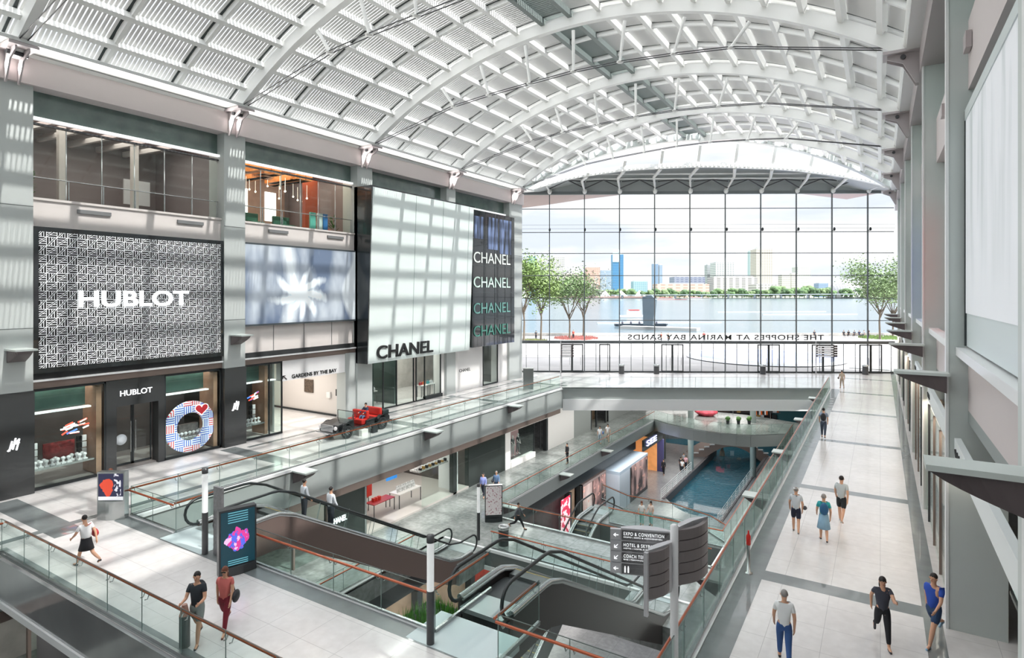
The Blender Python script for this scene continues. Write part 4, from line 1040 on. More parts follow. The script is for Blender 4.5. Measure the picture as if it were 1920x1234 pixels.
# level B1
balustrade([(-21.75, 32.1, -6), (-21.75, 65.6, -6)], 'lower glass balustrade beside the boutique arcade', -1)
balustrade([(-18.6, 27.95, -6), (-10.3, 27.95, -6)], 'glass balustrade on the near side of the lower cross bridge', -1)
balustrade([(-22.0, 5, -6), (-22.0, 25.2, -6)], 'lower glass balustrade beneath the first escalator', -1)
balustrade([(-21.7, 31.9, -6), (-7.5, 31.9, -6)], 'glass balustrade with copper rail on the far side of lower cross bridge', 1)
balustrade([(-14.4, 34.85, -6), (-7.5, 34.85, -6)], 'glass balustrade in front of the two girls', -1)
balustrade([(-16.5, 38.6, -6), (-14.2, 37.4, -6), (-11.2, 37.5, -6), (-8.7, 36.6, -6), (-7.6, 35.6, -6)], 'curved glass balustrade overlooking the canal behind the two girls', 1)
balustrade([(-7.45, 34.8, -6), (-7.45, 66.4, -6)], 'lower glass balustrade on concourse below the stroller walkway', 1)
cvr = [(x + .05, y + .1, -6) for x, y in cv]
balustrade(cvr, 'curved glass balustrade of the far lower bridge', 1, hr=False)

# white bar railings of the canal
def barrail(pts, label):
    o = wthing('canal_railing', tuple(pts[0]), label, 'railing')
    for a, b in zip(pts, pts[1:]):
        a = Vector(a); b = Vector(b); L = (b - a).length; n = max(1, round(L / 1.8))
        for k in range(n + 1):
            p = a + (b - a) * k / n; MB().tube([p, p + Vector((0, 0, 1.1))], .035, 6).build('post', TRIMW, o)
        for z in (.25, .45, .65, .85, 1.1):
            MB().tube([a + Vector((0, 0, z)), b + Vector((0, 0, z))], .022, 5).build('rail_bar', TRIMW, o)
barrail([(-18.3, 57.5, -12), (-18.3, 68.5, -12)], 'white bar railing of the canal on the shop side')
barrail([(-12.0, 53.5, -12), (-12.0, 70.5, -12)], 'white bar railing of the canal below the concourse')

# ================================================================ escalators
def escalator(x0, x1, ya, za, zb, flank, label, sgn=1, group=None, steps=True):
    """x0<x1 sides; starts at ya (upper level za) and descends in direction sgn*Y to zb"""
    o = wthing('escalator', ((x0 + x1) / 2, ya, za), label, 'escalator', group)
    H = za - zb; run = H / math.tan(radians(29.5)); fa, fb_ = 2.3, 1.6
    def P(q):      # distance along -> (y, z of deck line)
        if q < fa: return ya + sgn * q, za
        if q < fa + run: return ya + sgn * q, za - (q - fa) * H / run
        return ya + sgn * q, zb
    tot = fa + run + fb_
    qs = [0, 1.2, 1.8, fa - .2, fa + .5] + [fa + run * k / 8 for k in range(1, 8)] + [fa + run - .4, fa + run + .5, tot - .4, tot]
    def prof(dz, sm_=.35):
        out = []
        for q in qs:
            y, z = P(q)
            y1, z1 = P(max(0, q - sm_)); y2, z2 = P(min(tot, q + sm_)); out.append((y, (z + z1 + z2) / 3 + dz))
        return out
    top = prof(.12); bot = prof(-1.15)
    bot = [(y, z if 1 < i < len(bot) - 2 else z + .5 * (i >= len(bot) - 2)) for i, (y, z) in enumerate(bot)]
    for xx, nm_ in ((x0, 0), (x1 - .1, 1)):
        for i in range(1):
            poly = [(xx, y, z) for y, z in top] + [(xx, y, max(z, zb - 1.1)) for y, z in reversed(bot)]
            MB().extr(poly, (.1, 0, 0)).build('flank_panel', flank, o)
        MB().tube([(xx + .05, y, z + .02) for y, z in top], .09, 8).build('deck_trim', STEEL, o)
        MB().tube([(xx + (.16 if nm_ == 0 else -.06), y, z + .0) for y, z in top], .05, 6).build('inner_deck', STEEL, o)
        hp_ = prof(1.0)
        # glass
        g = MB()
        for (ya_, zt), (yb_, zt2), (yc, zl), (yd, zl2) in zip(hp_, hp_[1:], top, top[1:]):
            g.add([(xx + .05, ya_, zl), (xx + .05, yb_, zl2), (xx + .05, yb_, zt2 - .04), (xx + .05, ya_, zt - .04)], [(0, 1, 2, 3)])
        for (yy, zz, s_) in ((hp_[0][0], hp_[0][1], -sgn), (hp_[-1][0], hp_[-1][1], sgn)):
            arc = [(xx + .05, yy + s_ * .42 * sin(a), zz - .46 + .42 * cos(a)) for a in [pi * k / 8 for k in range(9)]]
            g.add([(xx + .05, yy, zz - .88)] + arc, [tuple(range(10))])
        g.build('glass_side', GLR, o)
        # handrail loop
        y_a, z_a = hp_[0]; y_b, z_b = hp_[-1]
        st_ = [(xx + .05, y_a - sgn * .46 * sin(a), z_a - .46 + .46 * cos(a)) for a in [pi * (8 - k) / 8 for k in range(9)]]
        en_ = [(xx + .05, y_b + sgn * .46 * sin(a), z_b - .46 + .46 * cos(a)) for a in [pi * k / 8 for k in range(9)]]
        MB().tube(st_[:-1] + [(xx + .05, y, z) for y, z in hp_] + en_[1:], .05, 8).build('handrail', RUBBER, o)
        for k in range(1, 7):
            q = fa + run * k / 7; y, z = P(q); MB().beam((xx + .05, y, z + .12), (xx + .05, y + sgn * .25, z + .95), .012, .02).build('glass_joint', M('glass_edge', '7d8f8b', .3), o)
    # body and steps
    poly = [(x0 + .15, y, z - .12) for y, z in prof(0)] + [(x0 + .15, y, max(z, zb - 1.1)) for y, z in reversed(bot)]
    MB().extr(poly, (x1 - x0 - .3, 0, 0)).build('truss_body', M('esc_body', '4d5152', .5, metal=.3), o)
    proto = None; n = int(H / .21)
    for k in range(n):
        q = fa + run * (k + .5) / n; y, z = P(q)
        if proto is None:
            proto = MB().box(x0 + .2, x1 - .2, -.19, .19, -.2, 0).box(x0 + .2, x1 - .2, -.19 if sgn < 0 else .17, -.17 if sgn < 0 else .19, 0, .006, 1).build('step', [M('step_grey', '6f7474', .4, metal=.5), M('step_yellow', 'c9b25a', .5)], o); s_ = proto
        else: s_ = proto.copy(); C.objects.link(s_); setp(s_, o)
        s_.location = (0, y, z + .0)
    for yy, zz in ((P(0)[0] - sgn * .2, za), (P(tot)[0] - sgn * .2, zb)):
        MB().box(x0 + .2, x1 - .2, min(yy, yy + sgn * .9), max(yy, yy + sgn * .9), zz - .1, zz + .015).build('landing_plate', M('comb_steel', 'a9b5b5', .3, metal=.6), o)
    return o
escalator(-20.95, -19.1, 12.3, 0, -6, BROWN, 'brown-sided escalator carrying two men in white shirts, behind the tall kiosk')
escalator(-9.75, -8.0, 13.0, 0, -6, M('escalator_dark', '4b4746', .32, metal=.35), 'dark-sided escalator descending beside the direction signpost')
e3 = escalator(-16.4, -14.9, 36.6, -6, -12, M('esc_grey', '6c7272', .4), 'escalator sinking below the lower cross bridge by the mannequins', sgn=-1)
#e4 = escalator(-20.9, -19.4, 41.0, -6.3, -12, M('esc_grey', '6c7272', .4), 'glass-sided escalator descending towards the canal shops')

# planter by esc 2
pn_ = wthing('planter', (-10.8, 13.2, -1.4), 'narrow green planter between bridge edge and dark-sided escalator', 'planter')
fo = MB()
for k in range(1500):
    x = random.uniform(-11.9, -9.55); y = random.uniform(12.0, 14.4); z = -1.25; h_ = random.uniform(.25, .5); a = random.uniform(0, 6.28); s_ = Vector((cos(a), sin(a), 0)) * .02; l_ = Vector((random.uniform(-.1, .1), random.uniform(-.1, .1), h_))
    p = Vector((x, y, z)); fo.add([p - s_, p + s_, p + l_], [(0, 1, 2)])
fo.build('foliage', M('leaf_bright', '5f9a3c', .6, var=.3, vs=6), pn_)
box('trough', -12.0, -9.45, 11.7, 14.5, -1.7, -1.2, M('soil_dark', '3d4038', .8), pn_)

# ================================================================ lamp poles, kiosks, bins
def pole(x, y, z, hd, hw, lab):
    o = empty('light_pole', (x, y, z), 0, lab, 'lamp')
    MB().lathe([(.095, 0), (.095, hd)], (0, 0, 0), 14).build('dark_shaft', GUN, o)
    MB().lathe([(.088, hd), (.088, hd + hw)], (0, 0, 0), 14).build('white_diffuser', M('diffuser', 'e6ebea', .4, emit='ffffff', es=.25), o)
    MB().lathe([(.095, hd + hw), (.095, hd + hw + .17), (.03, hd + hw + .18)], (0, 0, 0), 14).build('cap', GUN, o)
pole(-18.45, 11.1, 0, 1.35, 1.25, 'slim light pole standing before the first escalator'); pole(-9.15, 11.1, 0, 1.28, 1.15, 'slim light pole at bridge corner by the green planter')
pole(-19.9, 28.5, -6, 1.6, 1.5, 'slim light pole on the lower cross bridge')
sb = empty('slatted_board', (-17.95, 11.25, 0), 0, 'grey perforated upright board beside the light pole', 'board')
MB().box(-.22, .22, -.04, .04, 0, 2.2).build('board', M('board_grey', '77777a', .45, metal=.3, var=.2, vs=12), sb)
m, t, bs, c, X, Y, Z = mat_nodes('neon_poster')
nn1 = noise(t, c, 3.2, 3); nn2 = noise(t, c, 5, 2, (1, 2, 1))
core = ((Y * Y * 4.0 + (Z - 1.05) * (Z - 1.05) * 2.8) * -1.0 + .66 + (nn1 - .5) * 1.6).gt(.3)
lines = (Z.lt(.45) * (Z * 16.0).fr().gt(.55) + Z.gt(1.5) * (Z * 14.0).fr().gt(.6)) * Y.ab().lt(.28)
c1 = mixc(t, nn2.gt(.5), lin('e0409a'), lin('5a6ae6')); c1 = mixc(t, nn1.gt(.57), c1, lin('f0c0e8'))
col = mixc(t, core, lin('113844'), c1); col = mixc(t, lines.mn(1.0) * .6, col, lin('7fd0e0'))
t.links.new(col, bs.inputs['Base Color']); t.links.new(col, bs.inputs['Emission Color']); bs.inputs['Emission Strength'].default_value = .6; bs.inputs['Roughness'].default_value = .25
def kiosk(x, y, z, rz, w, h, mat, zt, lab, body=GUN, base=.25, arch=True):
    o = empty('poster_kiosk', (x, y, z), rz, lab, 'kiosk')      # local screen faces +X, width along Y
    n = 8; P_ = [(-.16, -w / 2), (-.16, w / 2)] + [(.10 + .12 * cos(pi * (k / n - .5)) * 1.0, w / 2 - w * k / n) for k in range(n + 1)]
    MB().prism(P_, 0, base if base < .5 else base).build('base', body, o)
    MB().box(-.16, .10, -w / 2, w / 2, base, h).build('case', body, o)
    MB().box(.10, .115, -w / 2 + .05, w / 2 - .05, zt, h - .06).build('screen', mat, o)
    return o
kiosk(-16.45, 10.9, 0, -.35, 1.05, 1.95, mat=m, zt=.28, lab='tall dark kiosk with glowing neon teal and pink poster')
m2, t, bs, c, X, Y, Z = mat_nodes('red_figure_poster')
nn1 = noise(t, c, 2.6, 3); fig = (((Y + .12) * (Y + .12) * 7.0 + (Z - 1.2) * (Z - 1.2) * 3.0) * -1.0 + .5 + (nn1 - .5) * 1.8).gt(.2)
nn3 = noise(t, c, 7, 3); fig2 = (Y - .25).ab().lt(.13) * nn3.gt(.55)
col = mixc(t, fig, lin('2c2d48'), lin('d24a34')); col = mixc(t, fig2, col, lin('d8d8e0')); col = mixc(t, Z.lt(.85), col, lin('eceef2'))
t.links.new(col, bs.inputs['Base Color']); t.links.new(col, bs.inputs['Emission Color']); bs.inputs['Emission Strength'].default_value = .3
kiosk(-24.3, 11.05, 0, -1.0, 1.0, 1.75, mat=m2, zt=.72, lab='shorter silver kiosk with red figure poster by the watch boutique', body=STEEL, base=.68)
m3, t, bs, c, X, Y, Z = mat_nodes('white_notice'); nn1 = noise(t, c, 9, 2)
col = mixc(t, nn1.gt(.6), lin('e9e2e2'), lin('a8707a')); t.links.new(col, bs.inputs['Base Color'])
kiosk(-20.7, 31.3, -6, -.9, 1.1, 2.3, mat=m3, zt=.45, lab='dark kiosk with pink-white notice on the lower cross bridge', body=BLACK)
kiosk(-8.3, 31.3, -6, .6, .6, 2.4, mat=M('kiosk_dark_face', '3a4446', .3), zt=.4, lab='narrow dark kiosk at right end of lower cross bridge behind the signpost'.replace('right end', 'canal end'), body=BLACK)
def bin_(x, y, z, lab, r=.24, h=.95, mt=GUN):
    o = empty('litter_bin', (x, y, z), 0, lab, 'bin')
    MB().lathe([(r, 0), (r, h * .82)], (0, 0, 0), 16).build('body', mt, o); MB().lathe([(r, h * .82), (r * 1.08, h * .86), (r * 1.08, h), (r * .7, h), (r * .6, h * .9)], (0, 0, 0), 16).build('rim', STEEL, o)
bin_(-18.3, 28.7, -6, 'round litter bin with steel rim on the lower cross bridge', .3, 1.1)
for k, s_ in enumerate((7.3 + 3.8, 14.7, 25.6, 36.0)):
    p = wp(s_, 0, 1.1); bin_(p.x, p.y, 0, 'dark litter bin at the far glass wall, %s' % ['nearest the striped letters end', 'beside the single door', 'by the central double doors', 'next to the last doors'][k], .28, 1.0)
box_ = empty('steel_cabinet', (-25.9, 44.6, 0), .55, 'brushed steel cabinet standing near the far bridge corner', 'cabinet')
MB().box(-.45, .45, -.35, .35, 0, 1.9).build('case', M('brushed', 'c3c4c2', .4, metal=.4, var=.1, vs=3), box_); MB().box(-.42, .42, -.36, -.355, .1, 1.85).build('door', STEEL, box_)
fp = empty('fire_point', (-3.35, 18.9, 0), 0, 'thin grey post topped with a small red extinguisher by walkway rail', 'fire point')
MB().lathe([(.12, 0), (.12, .03), (.05, .05), (.05, .85)], (0, 0, 0), 12).build('post', STEEL, fp); MB().lathe([(.055, .85), (.065, .88), (.065, 1.12), (.03, 1.18), (.02, 1.28)], (0, 0, 0), 12).build('red_cylinder', M('red_paint', 'c62a22', .35), fp)
st_ = empty('steel_post', (-14.05, 7.95, 0), 0, 'short steel post with a pale top behind near copper rail', 'post')
MB().lathe([(.12, 0), (.12, .75)], (0, 0, 0), 14).build('shaft', M('post_grey', '6d7576', .4, metal=.4), st_); MB().lathe([(.12, .75), (.1, .8), (.06, 1.0)], (0, 0, 0), 14).build('top', M('post_top', 'b78f80', .5), st_)

# ================================================================ direction signpost
sp = wthing('direction_signpost', (-3.68, 12.55, 0), 'white direction signpost with curved slatted panels at walkway corner', 'signpost')
px, py = -3.74, 12.65
MB().lathe([(.085, 0), (.085, 3.42), (.05, 3.45)], (px, py, 0), 16).build('post', M('post_white', 'dfdfe0', .4), sp)
SR = Vector((cos(TH), sin(TH), 0)); SF = Vector((-sin(TH), cos(TH), 0))
SG = M('sign_grey', '4b4646', .45); SL = M('sign_silver', 'bdbdc0', .35, metal=.3)
def panel(p0, p1, z0, z1, bow, n, mats, nm, rows=4):
    p0 = Vector(p0); p1 = Vector(p1); d = (p1 - p0); nr = Vector((d.y, -d.x, 0)).normalized()
    for r in range(rows):
        za = z1 - (z1 - z0) * (r + 1) / rows + .02; zb = z1 - (z1 - z0) * r / rows
        V = []; F = []
        for k in range(n + 1):
            q = k / n; b = nr * bow * 4 * q * (1 - q)
            for off in (.0, -.09): 
                e = p0 + d * q + b + nr * off; V += [(e.x, e.y, za), (e.x, e.y, zb)]
        for k in range(n):
            i = k * 4; F += [(i, i + 4, i + 5, i + 1), (i + 2, i + 3, i + 7, i + 6), (i + 1, i + 5, i + 7, i + 3), (i, i + 2, i + 6, i + 4)]
        F += [(0, 1, 3, 2), (n * 4, n * 4 + 2, n * 4 + 3, n * 4 + 1)]
        MB().add(V, F).build(nm, mats, sp)
pc = Vector((px, py, 0))
# left leaf facing the camera
pl0 = Vector((-4.98, 12.33, 0)); pl1 = Vector((-3.84, 12.75, 0)); dL = (pl1 - pl0); uL = dL.normalized(); nL = Vector((uL.y, -uL.x, 0))
panel(pl0 + uL * .17, pl1, 2.22, 3.2, .0, 2, SG, 'dark_slat')
panel(pl0 - uL * .08, pl0 + uL * .17, 2.22, 3.2, .0, 1, SL, 'arrow_slat')
n8 = 6; V = [pl0 + uL * .1 + Vector((0, 0, 3.2))]
cap_ = [pl0 + uL * (.15 + (dL.length - .15) * k / 8) - nL * (.09 + .16 * sin(pi * k / 8)) for k in range(9)]
MB().prism([(pl0.x + uL.x * .15, pl0.y + uL.y * .15), (pl1.x, pl1.y)] + [(p.x, p.y) for p in reversed(cap_)], 2.22, 3.235).build('leaf_body', SL, sp)
rows = ['EXPO & CONVENTION', 'HOTEL & SKYPARK', 'COACH TERMINAL']
for r, s_ in enumerate(rows):
    z = 3.2 - .245 * r - .115
    text('sign_lettering', s_, pl0 + uL * .21 + nL * .004 + Vector((0, 0, z)), uL, Zd, [.86, .72, .68][r], .07, WTXT, sp, .004, -.004, spacing=1.2)
    text('sign_small_lettering', ['EKSPO | EXPO & KONVENSYEN', 'HOTEL | HOTEL & SKYPARK', 'BAS | TERMINAL BAS'][r], pl0 + uL * .21 + nL * .004 + Vector((0, 0, z - .062)), uL, Zd, [.82, .70, .55][r], .034, WTXT, sp, .003, -.004)
for r in range(4):
    c0 = pl0 + uL * .045 + nL * .008 + Vector((0, 0, 3.2 - .245 * r - .12)); mb = MB()
    a0, b0 = (Vector((.05, 0)), Vector((-.05, 0))) if r in (0, 3) else (Vector((.04, .04)), Vector((-.035, -.035)))
    f3 = lambda v: c0 + uL * v.x + Vector((0, 0, v.y))
    mb.beam(f3(a0), f3(b0), .01, .012, tuple(nL))
    for w_ in ((.045, .035), (.045, -.035)) if r in (0, 3) else ((.06, .0), (.0, .06)): mb.beam(f3(b0), f3(b0 + Vector(w_)), .01, .012, tuple(nL))
    mb.build('arrow_mark', WTXT, sp)
for k in range(2):
    c0 = pl0 + uL * (.24 + .07 * k) + nL * .008 + Vector((0, 0, 2.33)); MB().ell(c0 + Vector((0, 0, .065)), (.014, .014, .016), 8, 5).beam(c0 + Vector((0, 0, .045)), c0 + Vector((0, 0, -.06)), .03, .01, tuple(nL)).build('toilet_mark', WTXT, sp)
# leaf towards the camera and leaf away
panel((-4.02, 11.72, 0), (px - .05, py - .1, 0), 2.15, 3.12, .14, 8, M('sign_taupe', '7b7474', .45, metal=.2), 'curved_slat', 4)
MB().prism([(-4.02, 11.72), (-3.86, 12.05), (-3.72, 12.4), (px - .02, py - .1), (-3.95, 12.2), (-4.05, 11.95)], 2.12, 3.16).build('leaf_body', SL, sp)
MB().box(-4.07, -3.99, 11.66, 11.74, 1.85, 3.14).build('leaf_end', SL, sp)
panel((px + .05, py + .1, 0), (-3.30, 13.75, 0), 2.1, 3.3, .14, 8, M('sign_taupe', '7b7474', .45, metal=.2), 'curved_slat', 5)
MB().prism([(px + .05, py + .1), (-3.52, 13.3), (-3.30, 13.75), (-3.62, 13.45), (-3.76, 13.0)], 2.08, 3.36).build('leaf_body', SL, sp)
# far black direction signs near the glass wall
def farsign(s_, o_, z0, z1, w, lab):
    p = wp(s_, 0, o_); o = wthing('direction_signpost', (p.x, p.y, 0), lab, 'signpost')
    MB().tube([p, p + Vector((0, 0, z1 + .4))], .05, 8).build('post', SL, o)
    for r in range(5):
        z = z1 - (z1 - z0) * r / 5
        MB().beam(p + WD * .05 + Vector((0, 0, z - .12)), p + WD * w + Vector((0, 0, z - .12)), .06, .2).build('dark_slat', SG, o)
        MB().beam(p + WD * .15 + WN * .035 + Vector((0, 0, z - .12)), p + WD * (w * .8) + WN * .035 + Vector((0, 0, z - .12)), .01, .05).build('white_legend', WTXT, o)
farsign(4.7, 3.0, 1.9, 3.2, 1.3, 'black slatted direction sign before the tall trees, near fashion wall'); farsign(30.0, 3.2, 2.0, 3.2, 2.1, 'black slatted direction sign beside the last doors near the walkway end')
# bottom-left shop sign below the bridge
q1 = sbox('wall_under_bridge', -24, 4.4, 8.6, 8.8, -6, -1.35, M('under_dark', '4a4a4c', .4, coat=.2)); 
lo = wthing('curved_sign_mark', (-20.3, 8.5, -2), 'small white curved lettering on dark wall under the bridge', 'sign')
e0 = Vector((-19.6, 8.52, -2.35)); arc = [e0 + Vector((.22 * cos(a), 0, .2 * sin(a))) for a in [radians(40 + 28 * k) for k in range(11)]]
MB().tube(arc, .03, 6).build('letter', WTXT, lo); MB().tube([e0 + Vector((.35 + .12 * cos(a), 0, .1 * sin(a) - .05)) for a in [radians(45 * k) for k in range(9)]], .025, 6).build('letter', WTXT, lo)

# ================================================================ open car on the arcade
def car():
    o = empty('open_car', (-26.9, 25.65, 0), 0, 'small black open-top car with red seats parked on the arcade', 'car')
    # local: length along Y, front towards -Y
    BC = M('car_black', '1f2224', .2, coat=.8); CH_ = M('chrome', 'd8dadc', .12, metal=1.0); RS = M('red_leather', 'c8322a', .4)
    side = [(-2.15, .35), (-2.2, .62), (-2.05, .82), (-1.2, .95), (-.85, .98), (-.8, .55), (.1, .5), (.15, .75), (1.3, .82), (2.0, .85), (2.15, .7), (2.15, .38), (1.9, .3), (-1.9, .3)]
    MB().extr([(-.72, y, z) for y, z in side], (1.44, 0, 0)).build('body', BC, o, bevel=.05)
    for sx in (-1, 1):
        for y in (-1.45, 1.4):
            MB().extr([(sx * .74 - .11, y + .48 * cos(a), .42 + .5 * sin(a)) for a in [pi * k / 10 for k in range(11)]] + [(sx * .74 - .11, y - .4 + .04 * k, .42 + .42 * sin(pi * (1 - k / 20))) for k in range(0, 21, 2)], (.22, 0, 0)).build('fender', BC, o)
            w = MB()
            pr_ = [(.18, -.09), (.36, -.09), (.38, -.05), (.38, .05), (.36, .09), (.18, .09)]
            vs = []; n = 20
            for k in range(n):
                a = 2 * pi * k / n
                for r_, xx in pr_: vs.append((sx * .78 + xx, y + r_ * cos(a), .38 + r_ * sin(a)))
            fs = []
            for k in range(n):
                for j in range(5): fs.append((k * 6 + j, ((k + 1) % n) * 6 + j, ((k + 1) % n) * 6 + j + 1, k * 6 + j + 1))
            w.add(vs, fs, 0, True); wo_ = w.build('wheel', RUBBER, o)
            hb = MB()
            for k in range(8):
                a = 2 * pi * k / 8; hb.beam((sx * .84, y, .38), (sx * .84, y + .24 * cos(a), .38 + .24 * sin(a)), .05, .04, (1, 0, 0))
            hb.tube([(sx * .84, y + .24 * cos(a), .38 + .24 * sin(a)) for a in [2 * pi * k / 16 for k in range(16)]], .03, 5, closed=True)
            hb.build('hubcap', CH_, wo_)
    g = MB(); g.box(-.5, .5, -2.26, -2.2, .48, .85); g.build('grille', CH_, o)
    for sx in (-1, 1): MB().ell((sx * .62, -2.16, .68), (.12, .09, .12), 12, 8).build('headlamp', M('lamp_white', 'f0ecec', .2), o)
    MB().tube([(-.8, -2.3, .4), (.8, -2.3, .4)], .05, 6).build('bumper', CH_, o); MB().tube([(-.8, 2.25, .42), (.8, 2.25, .42)], .05, 6).build('bumper', CH_, o)
    MB().box(-.66, .66, -.86, -.83, .98, 1.4).build('windscreen', GLR, o); MB().tube([(-.66, -.84, .95), (-.66, -.84, 1.42), (.66, -.84, 1.42), (.66, -.84, .95)], .025, 5).build('windscreen_frame', BC, o)
    MB().tube([(.75, -.75, .33), (.75, .75, .33)], .06, 6).build('running_board', CH_, o)
    for y in (-.15, .95):
        MB().box(-.62, .62, y, y + .5, .5, .82).box(-.62, .62, y + .42, y + .62, .8, 1.28).build('seat', RS, o, bevel=.05)
    MB().box(-.7, .7, 1.6, 2.1, .82, 1.1).build('folded_roof', M('roof_cloth', '2c3a3a', .8), o, bevel=.06)
    MB().tube([(.3 + .17 * cos(a), -.42 + .05 * sin(a), 1.08 + .17 * sin(a)) for a in [2 * pi * k / 14 for k in range(14)]], .018, 5, closed=True).tube([(.3, -.42, 1.08), (.3, -.75, .9)], .02, 5).build('steering_wheel', RUBBER, o)
    for y, mt in ((-2.32, TRIMW),): MB().box(-.22, .22, y, y + .02, .3, .42).build('number_plate', mt, o)
car()
for k, (y, mt) in enumerate(((-.35, GUN), (.05, GUN))): pass
tag(box('information_plinth', -26.0, -25.75, 25.0, 25.5, 0, .35, M('plinth_pale', 'e6e6e0', .5)), 'low pale information plinth on floor beside the open car', 'plinth')
tag(box('information_plinth', -26.0, -25.75, 25.9, 26.3, 0, .4, DARK), 'low black information plinth on floor beside the open car', 'plinth')
# ================================================================ people
SKIN = M('skin_light', 'd3a386', .55); SKIN2 = M('skin_tan', 'b98668', .55)
HAIRB = M('hair_black', '241f1e', .6); HAIRR = M('hair_auburn', '6e3c28', .6); HAIRG = M('hair_grey', '8f8b88', .6)
def person(lab, x, y, z, face, h=1.7, stride=.35, arms=(.3, -.3), elbow=(.35, .35), top=('shirt', 'ffffff'), sleeve=.45, bottom=('trousers', '222222'), leglen=1.0,
           hair=HAIRB, long_hair=False, shoes='2a2a2c', skin=None, detail=True, cap=None, skirt=None, bag=None, backpack=None, lean=0.0, name='person', cat='person', glasses=False, group=None, spread=0.0, sit=False):
    """face: heading in degrees, 0 = towards +Y, 90 = towards -X; local frame x right, y forward"""
    skin = skin or SKIN
    o = empty(name, (x, y, z), radians(face), lab, cat, group)
    V3 = Vector
    hip = .52 * h; up = hip + .29 * h
    def R(v, a): return V3((v[0], v[1] * cos(a) - v[2] * sin(a), v[1] * sin(a) + v[2] * cos(a)))   # pitch about local x
    pel = V3((0, 0, hip)); wai = V3((0, 0, hip + .09 * h)); che = V3((0, 0, hip + .21 * h)); nb_ = V3((0, 0, up + .015 * h)); hb_ = V3((0, .005 * h, up + .055 * h)); hc = V3((0, .012 * h, up + .115 * h)); ht = V3((0, .006 * h, up + .165 * h))
    if lean:
        for v in (wai, che, nb_, hb_, hc, ht):
            d = v - pel; v.xyz = pel + V3((d.x, d.y + d.z * sin(lean), d.z * cos(lean)))
    W_ = .097 * h
    sh = [V3((s * W_, che.y + (nb_.y - che.y) * .6, up - .012 * h + (nb_.z - up - .015 * h))) for s in (-1, 1)]
    el = []; wr = []
    for i, s in enumerate((-1, 1)):
        a = arms[i]; e = sh[i] + V3((s * (.03 + spread) * h, sin(a) * .165 * h, -cos(a) * .165 * h)); el.append(e)
        a2 = a + elbow[i]; wr.append(e + V3((-s * .005 * h, sin(a2) * .15 * h, -cos(a2) * .15 * h)))
    kn = []; an = []; to = []
    for i, s in enumerate((-1, 1)):
        a = stride if i == 0 else -stride; kb = .12 if a > 0 else .55 * abs(stride) / .35
        hp_ = V3((s * .05 * h, 0, hip - .015 * h)); k_ = hp_ + V3((0, sin(a) * .245 * h, -cos(a) * .245 * h)); a2 = a - kb
        n_ = k_ + V3((0, sin(a2) * .235 * h, -cos(a2) * .235 * h)); kn.append(k_); an.append(n_)
        if sit: k_ = hp_ + V3((s * .015 * h, .235 * h, .005 * h)); n_ = k_ + V3((0, .03 * h, -.235 * h)); kb = 0
        kn[-1:] = [k_]; an[-1:] = [n_]; pitch = -max(0, kb - .15); to.append(n_ + V3((s * .01 * h, .095 * h * cos(pitch), -.025 * h + .095 * h * sin(pitch))))
    mn = min(min(a.z for a in an) - .035 * h, min(t_.z for t_ in to) - .012 * h); 
    for v in [pel, wai, che, nb_, hb_, hc, ht] + sh + el + wr + kn + an + to: v.z -= mn
    vs = [pel, wai, che, nb_, hb_, hc, ht]; es = [(0, 1), (1, 2), (2, 3), (3, 4), (4, 5), (5, 6)]
    rs = [.072 * h, .062 * h, .074 * h, .035 * h, .030 * h, .052 * h, .036 * h]
    def add(p, r, par): vs.append(p); rs.append(r); es.append((par, len(vs) - 1)); return len(vs) - 1
    ia = []; 
    for i, s in enumerate((-1, 1)):
        a = add(sh[i], .034 * h, 2); b = add(el[i], .024 * h, a); c_ = add(wr[i], .015 * h, b)
        d = (wr[i] - el[i]).normalized(); pm = add(wr[i] + d * .035 * h, .018 * h, c_)
        if detail:
            fr_ = V3((0, 1, 0)) - d * d.y; fr_ = fr_.normalized() if fr_.length > .1 else V3((0, 0, 1)); sd_ = V3((-s, 0, 0))
            for q in range(4):
                o_ = fr_ * (.009 * h) * (1.5 - q); ln = (.036, .04, .037, .03)[q] * h
                f1_ = add(wr[i] + d * .055 * h + o_, .0055 * h, pm); add(wr[i] + d * (.055 * h + ln * .8) + o_ * 1.05 + sd_ * .012 * h, .0042 * h, f1_)
            t1 = add(wr[i] + d * .03 * h + fr_ * .022 * h, .006 * h, pm); add(wr[i] + d * .055 * h + fr_ * .03 * h + sd_ * .006 * h, .005 * h, t1)
        hp_ = V3((s * .05 * h, 0, hip - .02 * h - mn)); a = add(hp_, .056 * h, 0); b = add(kn[i], .033 * h, a); b2 = add((kn[i] * .6 + an[i] * .4), .032 * h, b); c_ = add(an[i], .02 * h, b2); add(to[i], .018 * h, c_)
    body = skinobj('body', vs, es, rs, skin, o, 1 if not detail else 2)
    # clothes
    tm = M('cloth_' + top[1], top[1], .8)
    v2 = [pel + V3((0, 0, -.045 * h)), wai, che, nb_ + V3((0, 0, -.012 * h))]; e2 = [(0, 1), (1, 2), (2, 3)]; r2 = [.09 * h, .08 * h, .082 * h, .042 * h]
    for i in (0, 1):
        v2.append(sh[i]); r2.append(.038 * h); e2.append((2, len(v2) - 1)); v2.append(sh[i].lerp(el[i], min(1, sleeve * 1.4))); r2.append(.034 * h); e2.append((len(v2) - 2, len(v2) - 1))
        if sleeve > .8: v2.append(el[i].lerp(wr[i], .9)); r2.append(.024 * h); e2.append((len(v2) - 2, len(v2) - 1))
    skinobj(top[0], v2, e2, r2, tm, o, 1)
    bmt = M('cloth_' + bottom[1], bottom[1], .8)
